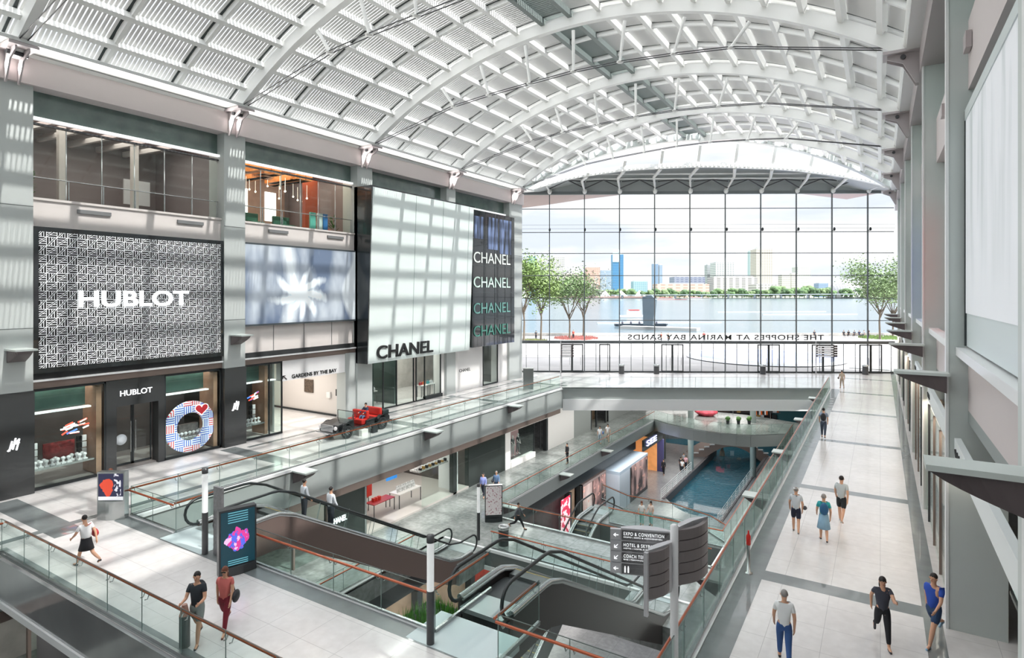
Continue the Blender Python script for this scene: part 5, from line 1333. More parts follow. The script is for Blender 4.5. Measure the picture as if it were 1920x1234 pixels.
    if skirt:
        MB().lathe([(.085 * h, 0), (.10 * h, -.10 * h), (.13 * h, -skirt * h), (.12 * h, -skirt * h - .001)], (0, 0, 0), 18).build('skirt', bmt, o).location = (0, 0, pel.z + .05 * h)
    else:
        v3 = [pel + V3((0, 0, .085 * h)), pel]; e3_ = [(0, 1)]; r3 = [.072 * h, .083 * h]
        for i, s in enumerate((-1, 1)):
            hp_ = V3((s * .05 * h, 0, hip - .03 * h - mn)); v3.append(hp_); r3.append(.064 * h); e3_.append((1, len(v3) - 1))
            if leglen < .6: v3.append(hp_.lerp(kn[i], .85)); r3.append(.052 * h); e3_.append((len(v3) - 2, len(v3) - 1))
            else:
                v3.append(kn[i]); r3.append(.043 * h); e3_.append((len(v3) - 2, len(v3) - 1)); v3.append(kn[i].lerp(an[i], .88)); r3.append(.03 * h); e3_.append((len(v3) - 2, len(v3) - 1))
        skinobj(bottom[0], v3, e3_, r3, bmt, o, 1)
    hm = MB()
    if long_hair:
        hm.ell(hc + V3((0, -.012 * h, .012 * h)), (.05 * h, .052 * h, .06 * h), 12, 8); hm.ell(hc + V3((0, -.038 * h, -.06 * h)), (.045 * h, .025 * h, .075 * h), 10, 7)
    else: hm.ell(hc + V3((0, -.012 * h, .018 * h)), (.047 * h, .05 * h, .052 * h), 12, 8, jit=.04)
    hm.build('hair', hair, o)
    fa = MB()
    if detail:
        for s in (-1, 1): fa.ell(hc + V3((s * .017 * h, .045 * h, .0)), (.0055 * h, .004 * h, .004 * h), 6, 4, 1); fa.ell(hc + V3((s * .047 * h, .0, -.004 * h)), (.006 * h, .010 * h, .016 * h), 6, 5, 0)
        fa.ell(hc + V3((0, .051 * h, -.014 * h)), (.006 * h, .010 * h, .012 * h), 8, 5, 0); fa.ell(hc + V3((0, .045 * h, -.032 * h)), (.014 * h, .005 * h, .0035 * h), 8, 4, 2)
        fa.build('face_features', [skin, BTXT, M('lips', 'a4534c', .5)], o)
    if glasses: MB().box(-.035 * h, .035 * h, .0, .006 * h, -.008 * h, .01 * h).build('sunglasses', BLACK, o).location = tuple(hc + V3((0, .05 * h, .0)))
    if cap: MB().ell(hc + V3((0, -.004 * h, .03 * h)), (.052 * h, .055 * h, .035 * h), 12, 6).box(-.04 * h, .04 * h, hc.y + .03 * h, hc.y + .09 * h, hc.z + .022 * h, hc.z + .028 * h).build('cap', M('cap_' + cap, cap, .8), o)
    for i in (0, 1): skinobj('shoe', [an[i] + V3((0, -.02 * h, -.018 * h)), an[i] + V3((0, .03 * h, -.02 * h)), to[i] + V3((0, .01 * h, 0))], [(0, 1), (1, 2)], [.021 * h, .022 * h, .018 * h], M('shoe_' + shoes, shoes, .5), o, 1)
    if backpack: MB().ell(che + V3((0, -.10 * h, -.03 * h)), (.085 * h, .055 * h, .13 * h), 12, 8).build('backpack', M('pack_' + backpack, backpack, .7), o)
    if bag:
        s, zc, col_, sz = bag
        b = MB().ell(V3((s * .17 * h, .03, pel.z + zc * h)), (.045 * h, .09 * h * sz, .075 * h * sz), 12, 8).build('bag', M('bag_' + col_, col_, .5), o)
        MB().tube([V3((s * .15 * h, .0, pel.z + zc * h + .06 * h)), V3((s * .10 * h, .02, up - mn)), V3((0, -.05 * h, up - mn))], .008 * h, 5).build('bag_strap', M('bag_' + col_, col_, .5), b)
    return o

person('person in white blouse and black skirt leaning with a red bag', -20.75, 8.7, 0, 100, 1.62, .45, (.5, -.6), (.4, .3), ('blouse', 'f2f2f2'), .5, ('skirt', '26262a'), skirt=.22, long_hair=False, bag=(1, .08, 'b02a34', 1.1), lean=.12)
person('person in dark tee and grey shorts with folded arms and backpack', -13.95, 8.2, 0, 215, 1.73, .3, (.35, .35), (1.25, 1.25), ('tee', '2c3238'), .45, ('shorts', '8d9794'), leglen=.5, backpack='2a2e34', shoes='3a3c40')
person('person in coral top and wine-red trousers carrying a black bag', -13.85, 8.85, 0, 215, 1.64, .4, (.2, -.25), (.3, .3), ('top', 'cf6f68'), .4, ('trousers', '7e2432'), long_hair=True, hair=HAIRR, bag=(-1, .03, '222328', 1.2), shoes='7a5048', glasses=True)
person('person with white cap, pale shirt and navy shorts with shoulder strap', -2.5, 22.95, 0, 5, 1.62, .28, (.2, -.2), (.3, .5), ('shirt', 'c9ced2'), .5, ('shorts', '23283c'), leglen=.5, cap='eef0f0', bag=(1, .04, '4a4a50', .6), shoes='74706c', hair=HAIRG)
person('person in teal dress with long blue backpack seen from behind', -1.62, 22.7, 0, 8, 1.6, .22, (.25, -.2), (.5, .4), ('top', '2f9ea2'), .5, ('skirt', '8fb4cc'), skirt=.30, backpack='2c5f88', hair=HAIRG, shoes='3a3232')
person('person in light grey tee and black shorts, tallest of the strolling trio', -1.2, 24.85, 0, -8, 1.74, .33, (.3, -.35), (.25, .3), ('tee', 'bcc3c4'), .5, ('shorts', '24272a'), leglen=.42, shoes='b8b4b0')
person('person with dark backpack and blue-grey jeans walking away on walkway', -2.78, 38.8, 0, 0, 1.75, .25, (.2, -.2), (.3, .3), ('shirt', '8794a8'), .5, ('jeans', '3c4656'), backpack='23262c', detail=False)
person('person in beige outfit with small bag near the far glass doors', -2.85, 59.8, 0, 20, 1.6, .2, (.2, -.2), (.3, .3), ('shirt', 'b3a494'), .5, ('trousers', 'a39484'), bag=(-1, .03, '4a4038', .7), detail=False)
person('person with long dark hair in charcoal dress and black leggings striding', .05, 16.8, 0, 190, 1.65, .42, (.9, -.6), (1.1, .4), ('tunic', '3d3f4a'), .35, ('leggings', '1e1f24'), long_hair=True, shoes='3a3a3e')
person('person in royal blue tee and navy shorts beside the grey pillar', 1.1, 17.5, 0, 150, 1.74, .5, (.5, -.4), (.5, .4), ('tee', '2b4fae'), .5, ('shorts', '2a4468'), leglen=.5, shoes='8fb6d0')
person('person in white shirt and blue jeans cut by the lower frame edge'.replace(' cut by the lower frame edge', ' closest to the copper walkway rail'), -1.85, 14.75, 0, 10, 1.68, .3, (.2, -.2), (.3, .3), ('shirt', 'e6e8e8'), .5, ('jeans', '34568c'), hair=HAIRG)
person('person in cream clothing standing behind the silver kiosk', -25.0, 11.3, 0, 60, 1.7, .2, (.2, -.2), (.3, .3), ('shirt', 'e4d6cc'), .9, ('trousers', 'c4b6ac'), hair=HAIRR)
# escalator riders
person('person in white shirt and dark trousers riding escalator, lower of two', -19.75, 17.4, -1.55, 0, 1.75, .02, (.1, .1), (.4, .5), ('shirt', 'e3e8ee'), .9, ('trousers', '2c333c'))
person('person in white shirt and dark trousers riding escalator, upper of two', -20.45, 16.6, -1.12, -10, 1.74, .02, (.1, .1), (.4, .5), ('shirt', 'dfe5ec'), .9, ('trousers', '31363e'))
# driver of the car
dr_ = person('person in navy jacket and jeans sitting at wheel of the open car', -26.6, 26.15, .5, 180, 1.62, .02, (.7, .7), (.6, .6), ('jacket', '28324a'), .9, ('jeans', '4e6c8c'), detail=False, sit=True)
for k in range(1): pass
# level B1
person('person in light blue shirt walking past the black boutique', -23.75, 34.6, -6, 200, 1.74, .3, (.2, -.3), (.4, .4), ('shirt', '8f9ad6'), .9, ('trousers', '2a2e3a'))
person('person in blue-grey jacket beside the light blue shirt walker', -23.3, 35.6, -6, 205, 1.7, .3, (.3, -.3), (.7, .5), ('jacket', '5a7496'), .9, ('trousers', '3a4658'), hair=HAIRG, bag=(1, .05, '32343a', 1))
person('person all in black leaning by the lower arcade glass', -22.45, 45.2, -6, 150, 1.72, .12, (.2, -.1), (.9, .3), ('shirt', '26272b'), .9, ('trousers', '26272b'), detail=False)
person('person in white top carrying a blue bag on lower arcade', -22.75, 52.8, -6, 200, 1.68, .25, (.2, -.2), (.3, .5), ('shirt', 'e6eaee'), .5, ('trousers', '9fb2c0'), bag=(-1, .1, '3f7ac0', 1.2), detail=False)
person('person in white shirt and pale shorts on lower arcade beside blue bag carrier', -22.35, 53.8, -6, 200, 1.74, .25, (.2, -.2), (.3, .3), ('shirt', 'eceef0'), .5, ('shorts', 'c9c5bc'), leglen=.5, detail=False)
person('person in dark clothes striding across lower cross bridge by the kiosk', -18.7, 31.0, -6, -70, 1.72, .5, (.5, -.5), (.2, .3), ('shirt', '5a5f64'), .9, ('trousers', '1e2024'))
person('girl in white top and pale jeans, auburn hair, behind the deck glass', -12.55, 35.6, -6, 190, 1.5, .06, (.1, .1), (.5, .5), ('top', 'e9e9e6'), .6, ('jeans', 'a8d2cc'), long_hair=True, hair=HAIRR, detail=False)
person('girl in cream top and mint jeans, dark hair, behind the deck glass', -12.05, 35.85, -6, 170, 1.52, .06, (.1, .1), (.5, .9), ('top', 'e0cfc4'), .6, ('jeans', '9fcac6'), long_hair=True, detail=False)
# level B2
person('person in dark clothes on canal quay before the amber shop', -20.6, 65.6, -12, 180, 1.8, .2, (.1, -.1), (.3, .3), ('shirt', '2c2d32'), .9, ('trousers', '24252a'), detail=False)
B2P = [('person in white tee on the canal quay, nearest the railing', -18.9, 67.0, 'e8e8ea', '30343c'), ('person in black coat on canal quay within the small crowd', -19.3, 67.8, '2a2b30', '3a3c44'), ('person in pink top on canal quay within the small crowd', -19.0, 68.8, 'd6a6b0', '2c3038'), ('person in grey top at the back of the canal quay crowd', -19.5, 69.8, '8d9298', '2c3038')]
for l_, x, y, c1, c2 in B2P: person(l_, x, y, -12, random.choice([0, 180, 40]), 1.7, .2, (.2, -.2), (.3, .3), ('shirt', c1), .5, ('trousers', c2), detail=False)
# mannequins
MW = M('mannequin_white', 'e9e4e2', .4)
def manneq(lab, x, y, z, face, top, bot, h=1.78, stride=.08, arms=(.1, .3)):
    person(lab, x, y, z, face, h, stride, arms, (.3, .8), ('top', top), .5, ('trousers', bot), hair=MW, skin=MW, shoes='e9e4e2', detail=False, name='mannequin', cat='mannequin')
manneq('white mannequin in pale suit in the pink boutique window', -26.7, 42.4, -5.55, -90, 'ece8e4', 'e4e0dc')
manneq('mannequin in black and white outfit in pink boutique window', -26.7, 43.3, -5.55, -90, '4a4a4e', 'b4b2b2')
manneq('mannequin in dark jacket at the far end of pink window', -26.7, 44.2, -5.55, -90, '2a2a2e', '6b6a6e')
for k, (x, y, t_, b_, l_) in enumerate(((-21.3, 37.4, 'd98a7a', 'e8d0c8', 'mannequin in coral top at near end of dark lower window'), (-21.2, 38.6, 'b85a3c', 'e6c8bc', 'mannequin in rust top in the dark lower window'), (-21.4, 39.7, 'dfe3e6', '8fa0b0', 'mannequin in pale tee and grey shorts in dark lower window'), (-21.3, 41.0, '3a3c42', 'd6d2ce', 'mannequin in black top in the dark lower window'), (-21.3, 42.2, 'c9c2bc', '2e3036', 'mannequin in beige top beside the pink banner'),
        (-21.3, 27.6, 'e0d2c0', 'c0aa90', 'mannequin in beige clothes behind planter on the lowest level'), (-21.3, 29.0, 'd8c8b8', 'ece6e0', 'mannequin in cream clothes on lowest level beside the tan wall'), (-21.3, 31.6, 'c8402c', 'e8e0dc', 'mannequin in orange-red shirt on lowest level under cross bridge'), (-21.2, 32.7, 'e8e4e0', 'c23a34', 'mannequin with red trousers on lowest level under cross bridge'), (-21.3, 33.8, 'b0302c', 'd8d4d0', 'mannequin in dark red jacket on lowest level under cross bridge'))):
    manneq(l_, x, y, -12, -90 + 10 * (k % 3), t_, b_, stride=.15 if k % 2 else .05)
# ================================================================ level B2 shops
b2 = wthing('sports_shop', (-22, 40, -12), 'dark lowest-level shopfront with mannequins and bright pink banner', 'shop')
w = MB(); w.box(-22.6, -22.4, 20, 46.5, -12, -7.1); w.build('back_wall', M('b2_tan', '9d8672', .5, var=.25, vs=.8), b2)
box('lintel', -22.3, -21.95, 20, 60.4, -8.1, -7.12, DARK, b2)
for y in (20, 25.5, 30.6, 35.5, 44.6, 46.8): box('dark_pier', -22.4, -21.95, y, y + .45, -12, -8.3, DARK, b2)
box('red_wall_panel', -22.39, -22.35, 31.2, 35.2, -11.5, -8.4, M('red_shop', 'a83a2c', .5, var=.5, vs=1.5), b2)
box('dark_wall_panel', -22.39, -22.35, 36, 44.5, -12, -8.3, M('dark_shop', '3b2f30', .5, var=.5, vs=1.5), b2)
m, t, bs, c, X, Y, Z = mat_nodes('pink_banner'); nn1 = noise(t, c, 1.6, 3)
col = mixc(t, nn1.gt(.5), lin('c2314f'), lin('f0c8d0')); t.links.new(col, bs.inputs['Base Color']); t.links.new(col, bs.inputs['Emission Color']); bs.inputs['Emission Strength'].default_value = .5
tag(box('shop_banner', -21.93, -21.88, 43.0, 44.6, -11.4, -8.4, m), 'bright pink patterned banner on the dark lowest-level shop', 'banner')
def posterwall(nm, y0, y1, c1, c2, sc_, lab, z0=-11.6, z1=-8.5, x=-21.9):
    m, t, bs, c, X, Y, Z = mat_nodes(nm); nn1 = noise(t, c, sc_, 3, (1, 1.4, .6)); nn2 = noise(t, c, sc_ * 2.5, 3)
    col = mixc(t, ((nn1 - .42) * 5.0).mx(0.0).mn(1.0), lin(c1), lin(c2)); col = mixc(t, nn2.gt(.62), col, lin('d9a79a'))
    t.links.new(col, bs.inputs['Base Color']); t.links.new(col, bs.inputs['Emission Color']); bs.inputs['Emission Strength'].default_value = .15
    tag(box('wall_poster', x - .03, x + .02, y0, y1, z0, z1, m), lab, 'poster')
b3 = wthing('shop_hoarding', (-22, 52, -12), 'white and blue-grey boxy hoarding on the lowest level quay', 'hoarding')
box('panel_wall', -22.4, -21.95, 47.0, 52.4, -12, -8.3, M('hoard_taupe', '8e8180', .5), b3)
box('white_box', -22.4, -20.6, 52.4, 55.1, -12, -8.6, M('hoard_white', 'b7c3cf', .45), b3); box('sloping_top', -22.4, -20.6, 52.4, 60.3, -8.6, -8.3, M('hoard_blue', '9fb0c0', .45), b3); box('dark_box', -22.4, -20.62, 55.1, 60.3, -12, -8.6, M('hoard_dark', '3a393c', .45), b3)
posterwall('poster_a', 47.2, 49.0, 'b59c98', 'd8c8c4', .9, 'pale rose fashion poster next to the dark lowest-level shop'); posterwall('poster_b', 49.3, 52.1, '2c2a2c', 'b08a86', .9, 'dark fashion poster beside the white hoarding box'); posterwall('poster_c', 55.5, 60.1, '3b3336', 'c0a09c', .6, 'wide fashion poster on dark box before the amber shop', x=-20.58)
b4 = wthing('amber_shop', (-22, 63, -12), 'warm amber lit shop with blue neon sign by the canal quay', 'shop')
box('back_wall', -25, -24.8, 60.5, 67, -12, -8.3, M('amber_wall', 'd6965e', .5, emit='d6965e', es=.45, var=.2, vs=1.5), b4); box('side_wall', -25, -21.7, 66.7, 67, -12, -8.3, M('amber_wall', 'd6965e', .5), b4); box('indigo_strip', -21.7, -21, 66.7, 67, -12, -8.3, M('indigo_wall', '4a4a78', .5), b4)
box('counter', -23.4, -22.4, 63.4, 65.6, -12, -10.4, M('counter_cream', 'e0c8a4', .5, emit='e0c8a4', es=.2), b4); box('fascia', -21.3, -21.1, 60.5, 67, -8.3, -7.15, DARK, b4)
text('neon_lettering', 'SEE', (-21.05, 61.3, -7.95), Yd, Zd, 3.3, .6, M('neon_violet', 'c8ccff', .4, emit='b8beff', es=3), b4, .05, .01)
sbox('wall_b2_far', -40, 4.5, 96, 96.3, -12, -1.7, M('b2_teal_wall', '2f6a72', .5)); sbox('wall_quay_end', -40, -22.4, 72, 72.3, -12, -7.1, M('quay_dim', '5c6668', .5, var=.3, vs=.6))
# arched canal bridge
br = wthing('canal_bridge', (-15.5, 78, -12), 'arched footbridge with stepped white edge over the indoor canal', 'bridge')
bA = Vector((-20.3, 74.5, 0)); bB = Vector((-11.2, 79.9, 0)); dB = bB - bA; nB = Vector((dB.y, -dB.x, 0)).normalized()
def bp(q, z, o_=0): p = bA + dB * q + nB * o_; return Vector((p.x, p.y, z))
top_ = [bp(q, -12.4 + 2.35 * sin(pi * q) ** .8) for q in [k / 16 for k in range(17)]]; und = [bp(q, -13.0 + 2.3 * sin(pi * (q - .1) / .8)) for q in [.1 + .8 * k / 14 for k in range(15)]]
MB().extr(top_ + [bp(1, -13)] + list(reversed(und)) + [bp(0, -13)], nB * -2.5).build('arch', M('bridge_stone', '8a7a74', .6), br)
for k in range(16):
    q = (k + .5) / 16; z = -12.4 + 2.35 * sin(pi * q) ** .8; a = bp(q - .028, z + .04, .02); b_ = bp(q + .028, z + .04, .02); MB().beam(a, b_, .12, .14).build('white_step_edge', TRIMW, br)
fig = MB().lathe([(.35, 0), (.3, .5), (.12, .9), (.25, 1.3), (.2, 1.6), (.05, 1.7)], (0, 0, 0), 12).build('fountain_statue', M('statue', 'b8a898', .6)); fig.location = (-17.4, 80.0, -12.7); tag(fig, 'pale statue rising from the canal beyond the footbridge', 'statue')
# columns standing through the lower levels
for k, (x, y) in enumerate(((-18.6, 69.4), (-12.0, 70.4))):
    o = struct('wall_column_%d' % (k + 1), MB().lathe([(.32, -12.0), (.32, -1.7)], (x, y, 0), 20), M('column_teal_grey', '8f9b99', .4))
# far B1 shops seen under the bridge
fs = wthing('far_arcade_shop', (-16, 84, -12), 'distant arcade shops with crowded shelves beneath the far bridge', 'shop')
p0 = Vector(AT(89, 12) + (0,)); p1 = Vector(AT(89, 50) + (0,)); dS = (p1 - p0)
MB().beam(p0 + Vector((0, 0, -9.6)), p1 + Vector((0, 0, -9.6)), .3, 4.9).build('back_wall', M('far_dark', '4e3c3a', .5, var=.5, vs=.8), fs)
nS = Vector((dS.y, -dS.x, 0)).normalized(); uS = dS.normalized()
for r in range(3): MB().beam(p0 + nS * .5 + Vector((0, 0, -10.4 + r * 1.0)), p1 + nS * .5 + Vector((0, 0, -10.4 + r * 1.0)), .5, .04).build('shelf', STEEL, fs)
for k in range(110):
    s_ = random.uniform(5, 36); r = random.randrange(3); p = p0 + uS * s_ + nS * random.uniform(.35, .65)
    o = MB().box(-.26, .26, -.15, .15, 0, random.uniform(.25, .8)).build('shelf_item', PRODUCT[random.choice([0, 1, 1, 2, 6, 7, 5, 6])]); o.location = (p.x, p.y, -10.38 + r * 1.0); tag(o, 'small item on the distant arcade shelves', 'goods', 'goods on the distant arcade shelves')
for k in range(5):
    p = p0 + uS * (9 + 4.6 * k) + nS * .8; tag(MB().beam(p + Vector((0, 0, -7.6)), p + uS * (1.2 + .5 * (k % 2)) + Vector((0, 0, -7.6)), .05, .9).build('lit_picture', M('lit_%d' % k, ['d0483c', 'e2c08a', 'd94a5a', 'e8e0da', 'c23a30'][k], .5, emit=['d0483c', 'e2c08a', 'd94a5a', 'e8e0da', 'c23a30'][k], es=.6)), 'glowing %s panel above the distant shelves' % ['orange-red', 'cream', 'rose', 'white', 'brick red'][k], 'sign')
def rack(x, y, lab, cols):
    o = empty('clothes_rack', (x, y, -6), .53, lab, 'rack')
    MB().tube([(-.9, 0, 0), (-.9, 0, 1.4), (.9, 0, 1.4), (.9, 0, 0)], .025, 6).build('rail', STEEL, o)
    for k in range(8): MB().box(-.8 + .2 * k, -.72 + .2 * k, -.22, .22, .5, 1.35).build('garment', PRODUCT[cols[k % len(cols)]], o)
rack(-20.8, 73.0, 'clothes rack of red and white garments at back of far lower bridge', [0, 1, 6]); rack(-15.6, 73.4, 'clothes rack of dark garments at back of far lower bridge', [6, 6, 5]); rack(-11.4, 72.8, 'clothes rack of orange garments at back of far lower bridge', [7, 6, 1])
tag(MB().lathe([(.8, 0), (1.3, .35), (1.3, .5), (.6, .8), (.2, 1.1)], (0, 0, 0), 20).build('red_white_carousel', M('carousel', 'd85060', .5, var=.6, vs=2)), 'round red and white stepped display at back of far lower bridge', 'display').location = (-17.4, 71.6, -6)
for k in range(3):
    p = Vector((-14.2 + 1.0 * k, 68 + .6 * k, -6)); o = empty('potted_shrub', tuple(p), 0, 'small shrub pot on far lower bridge, %s along the rail' % ['first', 'middle', 'last'][k], 'plant')
    MB().lathe([(.15, 0), (.2, .4)], (0, 0, 0), 10).build('pot', DARK, o); MB().ell((0, 0, .6), (.25, .25, .25), 8, 6, jit=.3).build('foliage', M('leaf_green', '4f7a3c'), o)

# ================================================================ right-hand shops
rs_ = wthing('right_arcade_shop', (1.5, 30, 0), 'row of tall lit shop windows along the stroller walkway', 'shop')
m, t, bs, c, X, Y, Z = mat_nodes('window_goods'); nn1 = noise(t, c, 1.1, 5, (1, 2.2, .5)); nn2 = noise(t, c, 3.5, 4, (1, 1, 1.6))
col = mixc(t, ((nn1 - .4) * 4.0).mx(0.0).mn(1.0), lin('5e463b'), lin('d8c6aa')); col = mixc(t, nn2.gt(.63), col, lin('8c2f2a')); t.links.new(col, bs.inputs['Base Color']); bs.inputs['Roughness'].default_value = .4
box('window_backdrop', 1.95, 2.05, 19.2, 76, 0, 4.3, m, rs_)
mb = MB()
for y in [19.4 + 2.4 * k for k in range(23)]:
    MB().box(1.5, 1.58, y, y + .08, 0, 4.3).build('window_frame', [BRONZE, DARK, GUN][int(y) % 3], rs_)
for (a0, a), (b0, b1) in zip(RP[2:], RP[3:]):
    box('glass_pane', 1.53, 1.54, a, b0, 0, 4.3, GLS, rs_)
for k, ((a0, a), (b0, b1)) in enumerate(zip(RP, RP[1:])):
    o = wthing('shop_sign_band', (1.6, (a + b0) / 2, 4.3), 'white illuminated sign band between right wall pillars, %s from the near corner' % ('first second third fourth fifth sixth seventh'.split()[k]), 'sign')
    box('white_band', 1.55, 1.68, a + .3, b0 - .3, 4.32, 4.85, M('band_white', 'dfe6e6', .35), o); box('glass_lip', 1.5, 1.72, a + .3, a + .9, 4.3, 4.36, GLR, o)
    for q in range(3): MB().beam((1.54, b0 - 1.6 + .35 * q, 4.5), (1.54, b0 - 1.4 + .35 * q, 4.65), .02, .06, (1, 0, 0)).build('black_mark', BTXT, o)
# near open bay
nbw = wthing('near_bay_front', (3, 14, 0), 'dark brown recessed shopfront beside the nearest grey pillar', 'shop')
box('brown_wall', 3.3, 3.5, 5, 18.3, 0, 4.88, M('brown_wall', '5b4740', .4, coat=.2), nbw); box('black_plinth', 3.1, 3.32, 5, 18.3, 0, .35, BLACK, nbw); 
# upper screens on right wall
m, t, bs, c, X, Y, Z = mat_nodes('white_dress_picture'); nn1 = noise(t, c, .5, 3, (1, 2.4, .35))
col = mixc(t, ((nn1 - .45) * 3.0 * ((Z - 8.0) * .35).mx(0.0)).mx(0.0).mn(1.0), lin('e9ecf1'), lin('b9c3c4')); t.links.new(col, bs.inputs['Base Color']); t.links.new(col, bs.inputs['Emission Color']); bs.inputs['Emission Strength'].default_value = .12
o = wthing('advertising_screen', (1.8, 14, 7), 'huge pale fashion screen on wall nearest the viewer, above white ledge', 'screen')
box('screen_face', 1.78, 1.84, 9.7, 18.2, 7.9, 12.6, m, o); box('pale_strip', 1.8, 1.84, 9.7, 18.2, 7.1, 7.9, M('strip_pale', 'd3dedf', .4), o); box('screen_rim', 1.76, 1.84, 9.6, 18.25, 12.6, 12.85, M('rim_pale', 'cfd9d9', .4), o); box('screen_rim', 1.76, 1.84, 18.2, 18.3, 7.1, 12.85, DARK, o)
for k, (a, b_, c1, lab) in enumerate(((19.6, 27.6, 'e6dfe6', 'pale screen in the second wall recess with red edge'), (29.3, 37.3, '3a5aa8', 'deep blue screen in the third wall recess'), (39, 47, '4a4a50', 'dark screen in the fourth wall recess'))):
    o = wthing('wall_screen', (2.0, a, 7.1), lab, 'screen'); box('screen_face', 2.18, 2.24, a, b_, 7.1, 11.8, M('scr_%d' % k, c1, .4, emit=c1, es=.3), o)
    if k == 0: box('red_edge', 2.12, 2.17, b_ - 2.2, b_, 7.1, 11.8, M('scr_red', 'c2402e', .4, emit='c2402e', es=.3, var=.4, vs=.8), o)
for k, y in enumerate((17.6, 24.0, 33.0)):
    tag(MB().box(1.72, 1.84, y, y + .5, 14.2, 14.6).build('wall_floodlight', M('flood', 'b4acac', .4)), 'small boxy floodlight on the upper right wall, %s from screen' % ['first', 'second', 'third'][k], 'lamp')
# ================================================================ outside the glass wall
def dp(u, v, d):      # point at camera-axis depth d in the direction of photo pixel (u, v): only used for far scenery layout
    fw = Vector((-sin(TH), cos(TH), 0)); rt = Vector((cos(TH), sin(TH), 0)); return Vector((0, 0, 8.4)) + (fw + rt * ((u - 960) / 1117) + Vector((0, 0, -(v - 549) / 1117))) * d
FW = Vector((-sin(TH), cos(TH), 0)); RT = Vector((cos(TH), sin(TH), 0))
def at(d, l, z=0): p = FW * d + RT * l; return Vector((p.x, p.y, z))
pz = MB().add([tuple(wp(-60, -.05, -.2)), tuple(wp(110, -.05, -.2)), tuple(at(119, 90, -.05)), tuple(at(119, -110, -.05))], [(0, 1, 2, 3)])
pz.add([tuple(at(119, -110, -.05)), tuple(at(119, 90, -.05)), tuple(at(119, 90, -3)), tuple(at(119, -110, -3))], [(0, 1, 2, 3)])
struct('floor_plaza', pz, PLAZA)
pb2 = MB()
for d, w_ in ((78, 1.2), (86, .8), (97, 1.5), (104, .8)): pb2.add([tuple(at(d, -60, -.03)), tuple(at(d, 60, -.03)), tuple(at(d + w_, 60, -.03)), tuple(at(d + w_, -60, -.03))], [(0, 1, 2, 3)])
struct('trim_16', pb2, M('plaza_band', 'a8a6a5', .8))
m, t, bs, c, X, Y, Z = mat_nodes('bay_water'); bs.inputs['Base Color'].default_value = lin('43525a'); bs.inputs['Roughness'].default_value = .18
nz = t.nodes.new('ShaderNodeTexNoise'); nz.inputs['Scale'].default_value = .6; bu = t.nodes.new('ShaderNodeBump'); bu.inputs['Strength'].default_value = .35; bu.inputs['Distance'].default_value = .3
t.links.new(c.outputs['Object'], nz.inputs['Vector']); t.links.new(nz.outputs['Fac'], bu.inputs['Height']); t.links.new(bu.outputs['Normal'], bs.inputs['Normal'])
tag(MB().add([tuple(at(118, -600, -2.5)), tuple(at(118, 600, -2.5)), tuple(at(1110, 1100, -2.5)), tuple(at(1110, -900, -2.5))], [(0, 1, 2, 3)]).build('bay_water', m), 'pale calm bay water stretching to the far shore', 'water', kind='stuff')
gd = MB().add([tuple(at(1105, -2000, -1.5)), tuple(at(1105, 2000, -1.5)), tuple(at(4000, 4500, -1.5)), tuple(at(4000, -4500, -1.5))], [(0, 1, 2, 3)])
struct('ground_far_shore', gd, M('shore_green', '7d8d74', .9))
# parapet on the quay and reflecting bowl
tag(MB().beam(at(117, -30, .25), at(117, 75, .25), .5, .5).build('quay_parapet', M('parapet', 'a9a6a2', .8)), 'low stone parapet along the bay edge of the plaza', 'parapet')
bw = wthing('water_bowl', tuple(at(77, 32.5, 0)), 'wide shallow round water bowl with pale rim on the plaza', 'fountain')
c0 = at(77, 32.5, 0); n = 40
def ring(r_, z): return [(c0.x + r_ * cos(2 * pi * k / n), c0.y + r_ * sin(2 * pi * k / n), z) for k in range(n)]
mb = MB(); R1 = ring(9.6, .06); R2 = ring(9.2, .32); R3 = ring(8.8, .30); R4 = ring(5, .14); R5 = ring(.2, .08)
for a, b_, mi in ((R1, R2, 0), (R2, R3, 0), (R3, R4, 1), (R4, R5, 1)):
    o_ = len(mb.v); mb.add(a + b_, [(k, (k + 1) % n, n + (k + 1) % n, n + k) for k in range(n)], mi, True)
mb.build('basin', [M('bowl_rim', 'c6cad4', .4), M('bowl_blue', '8f9cc8', .2, var=.25, vs=.35)], bw)
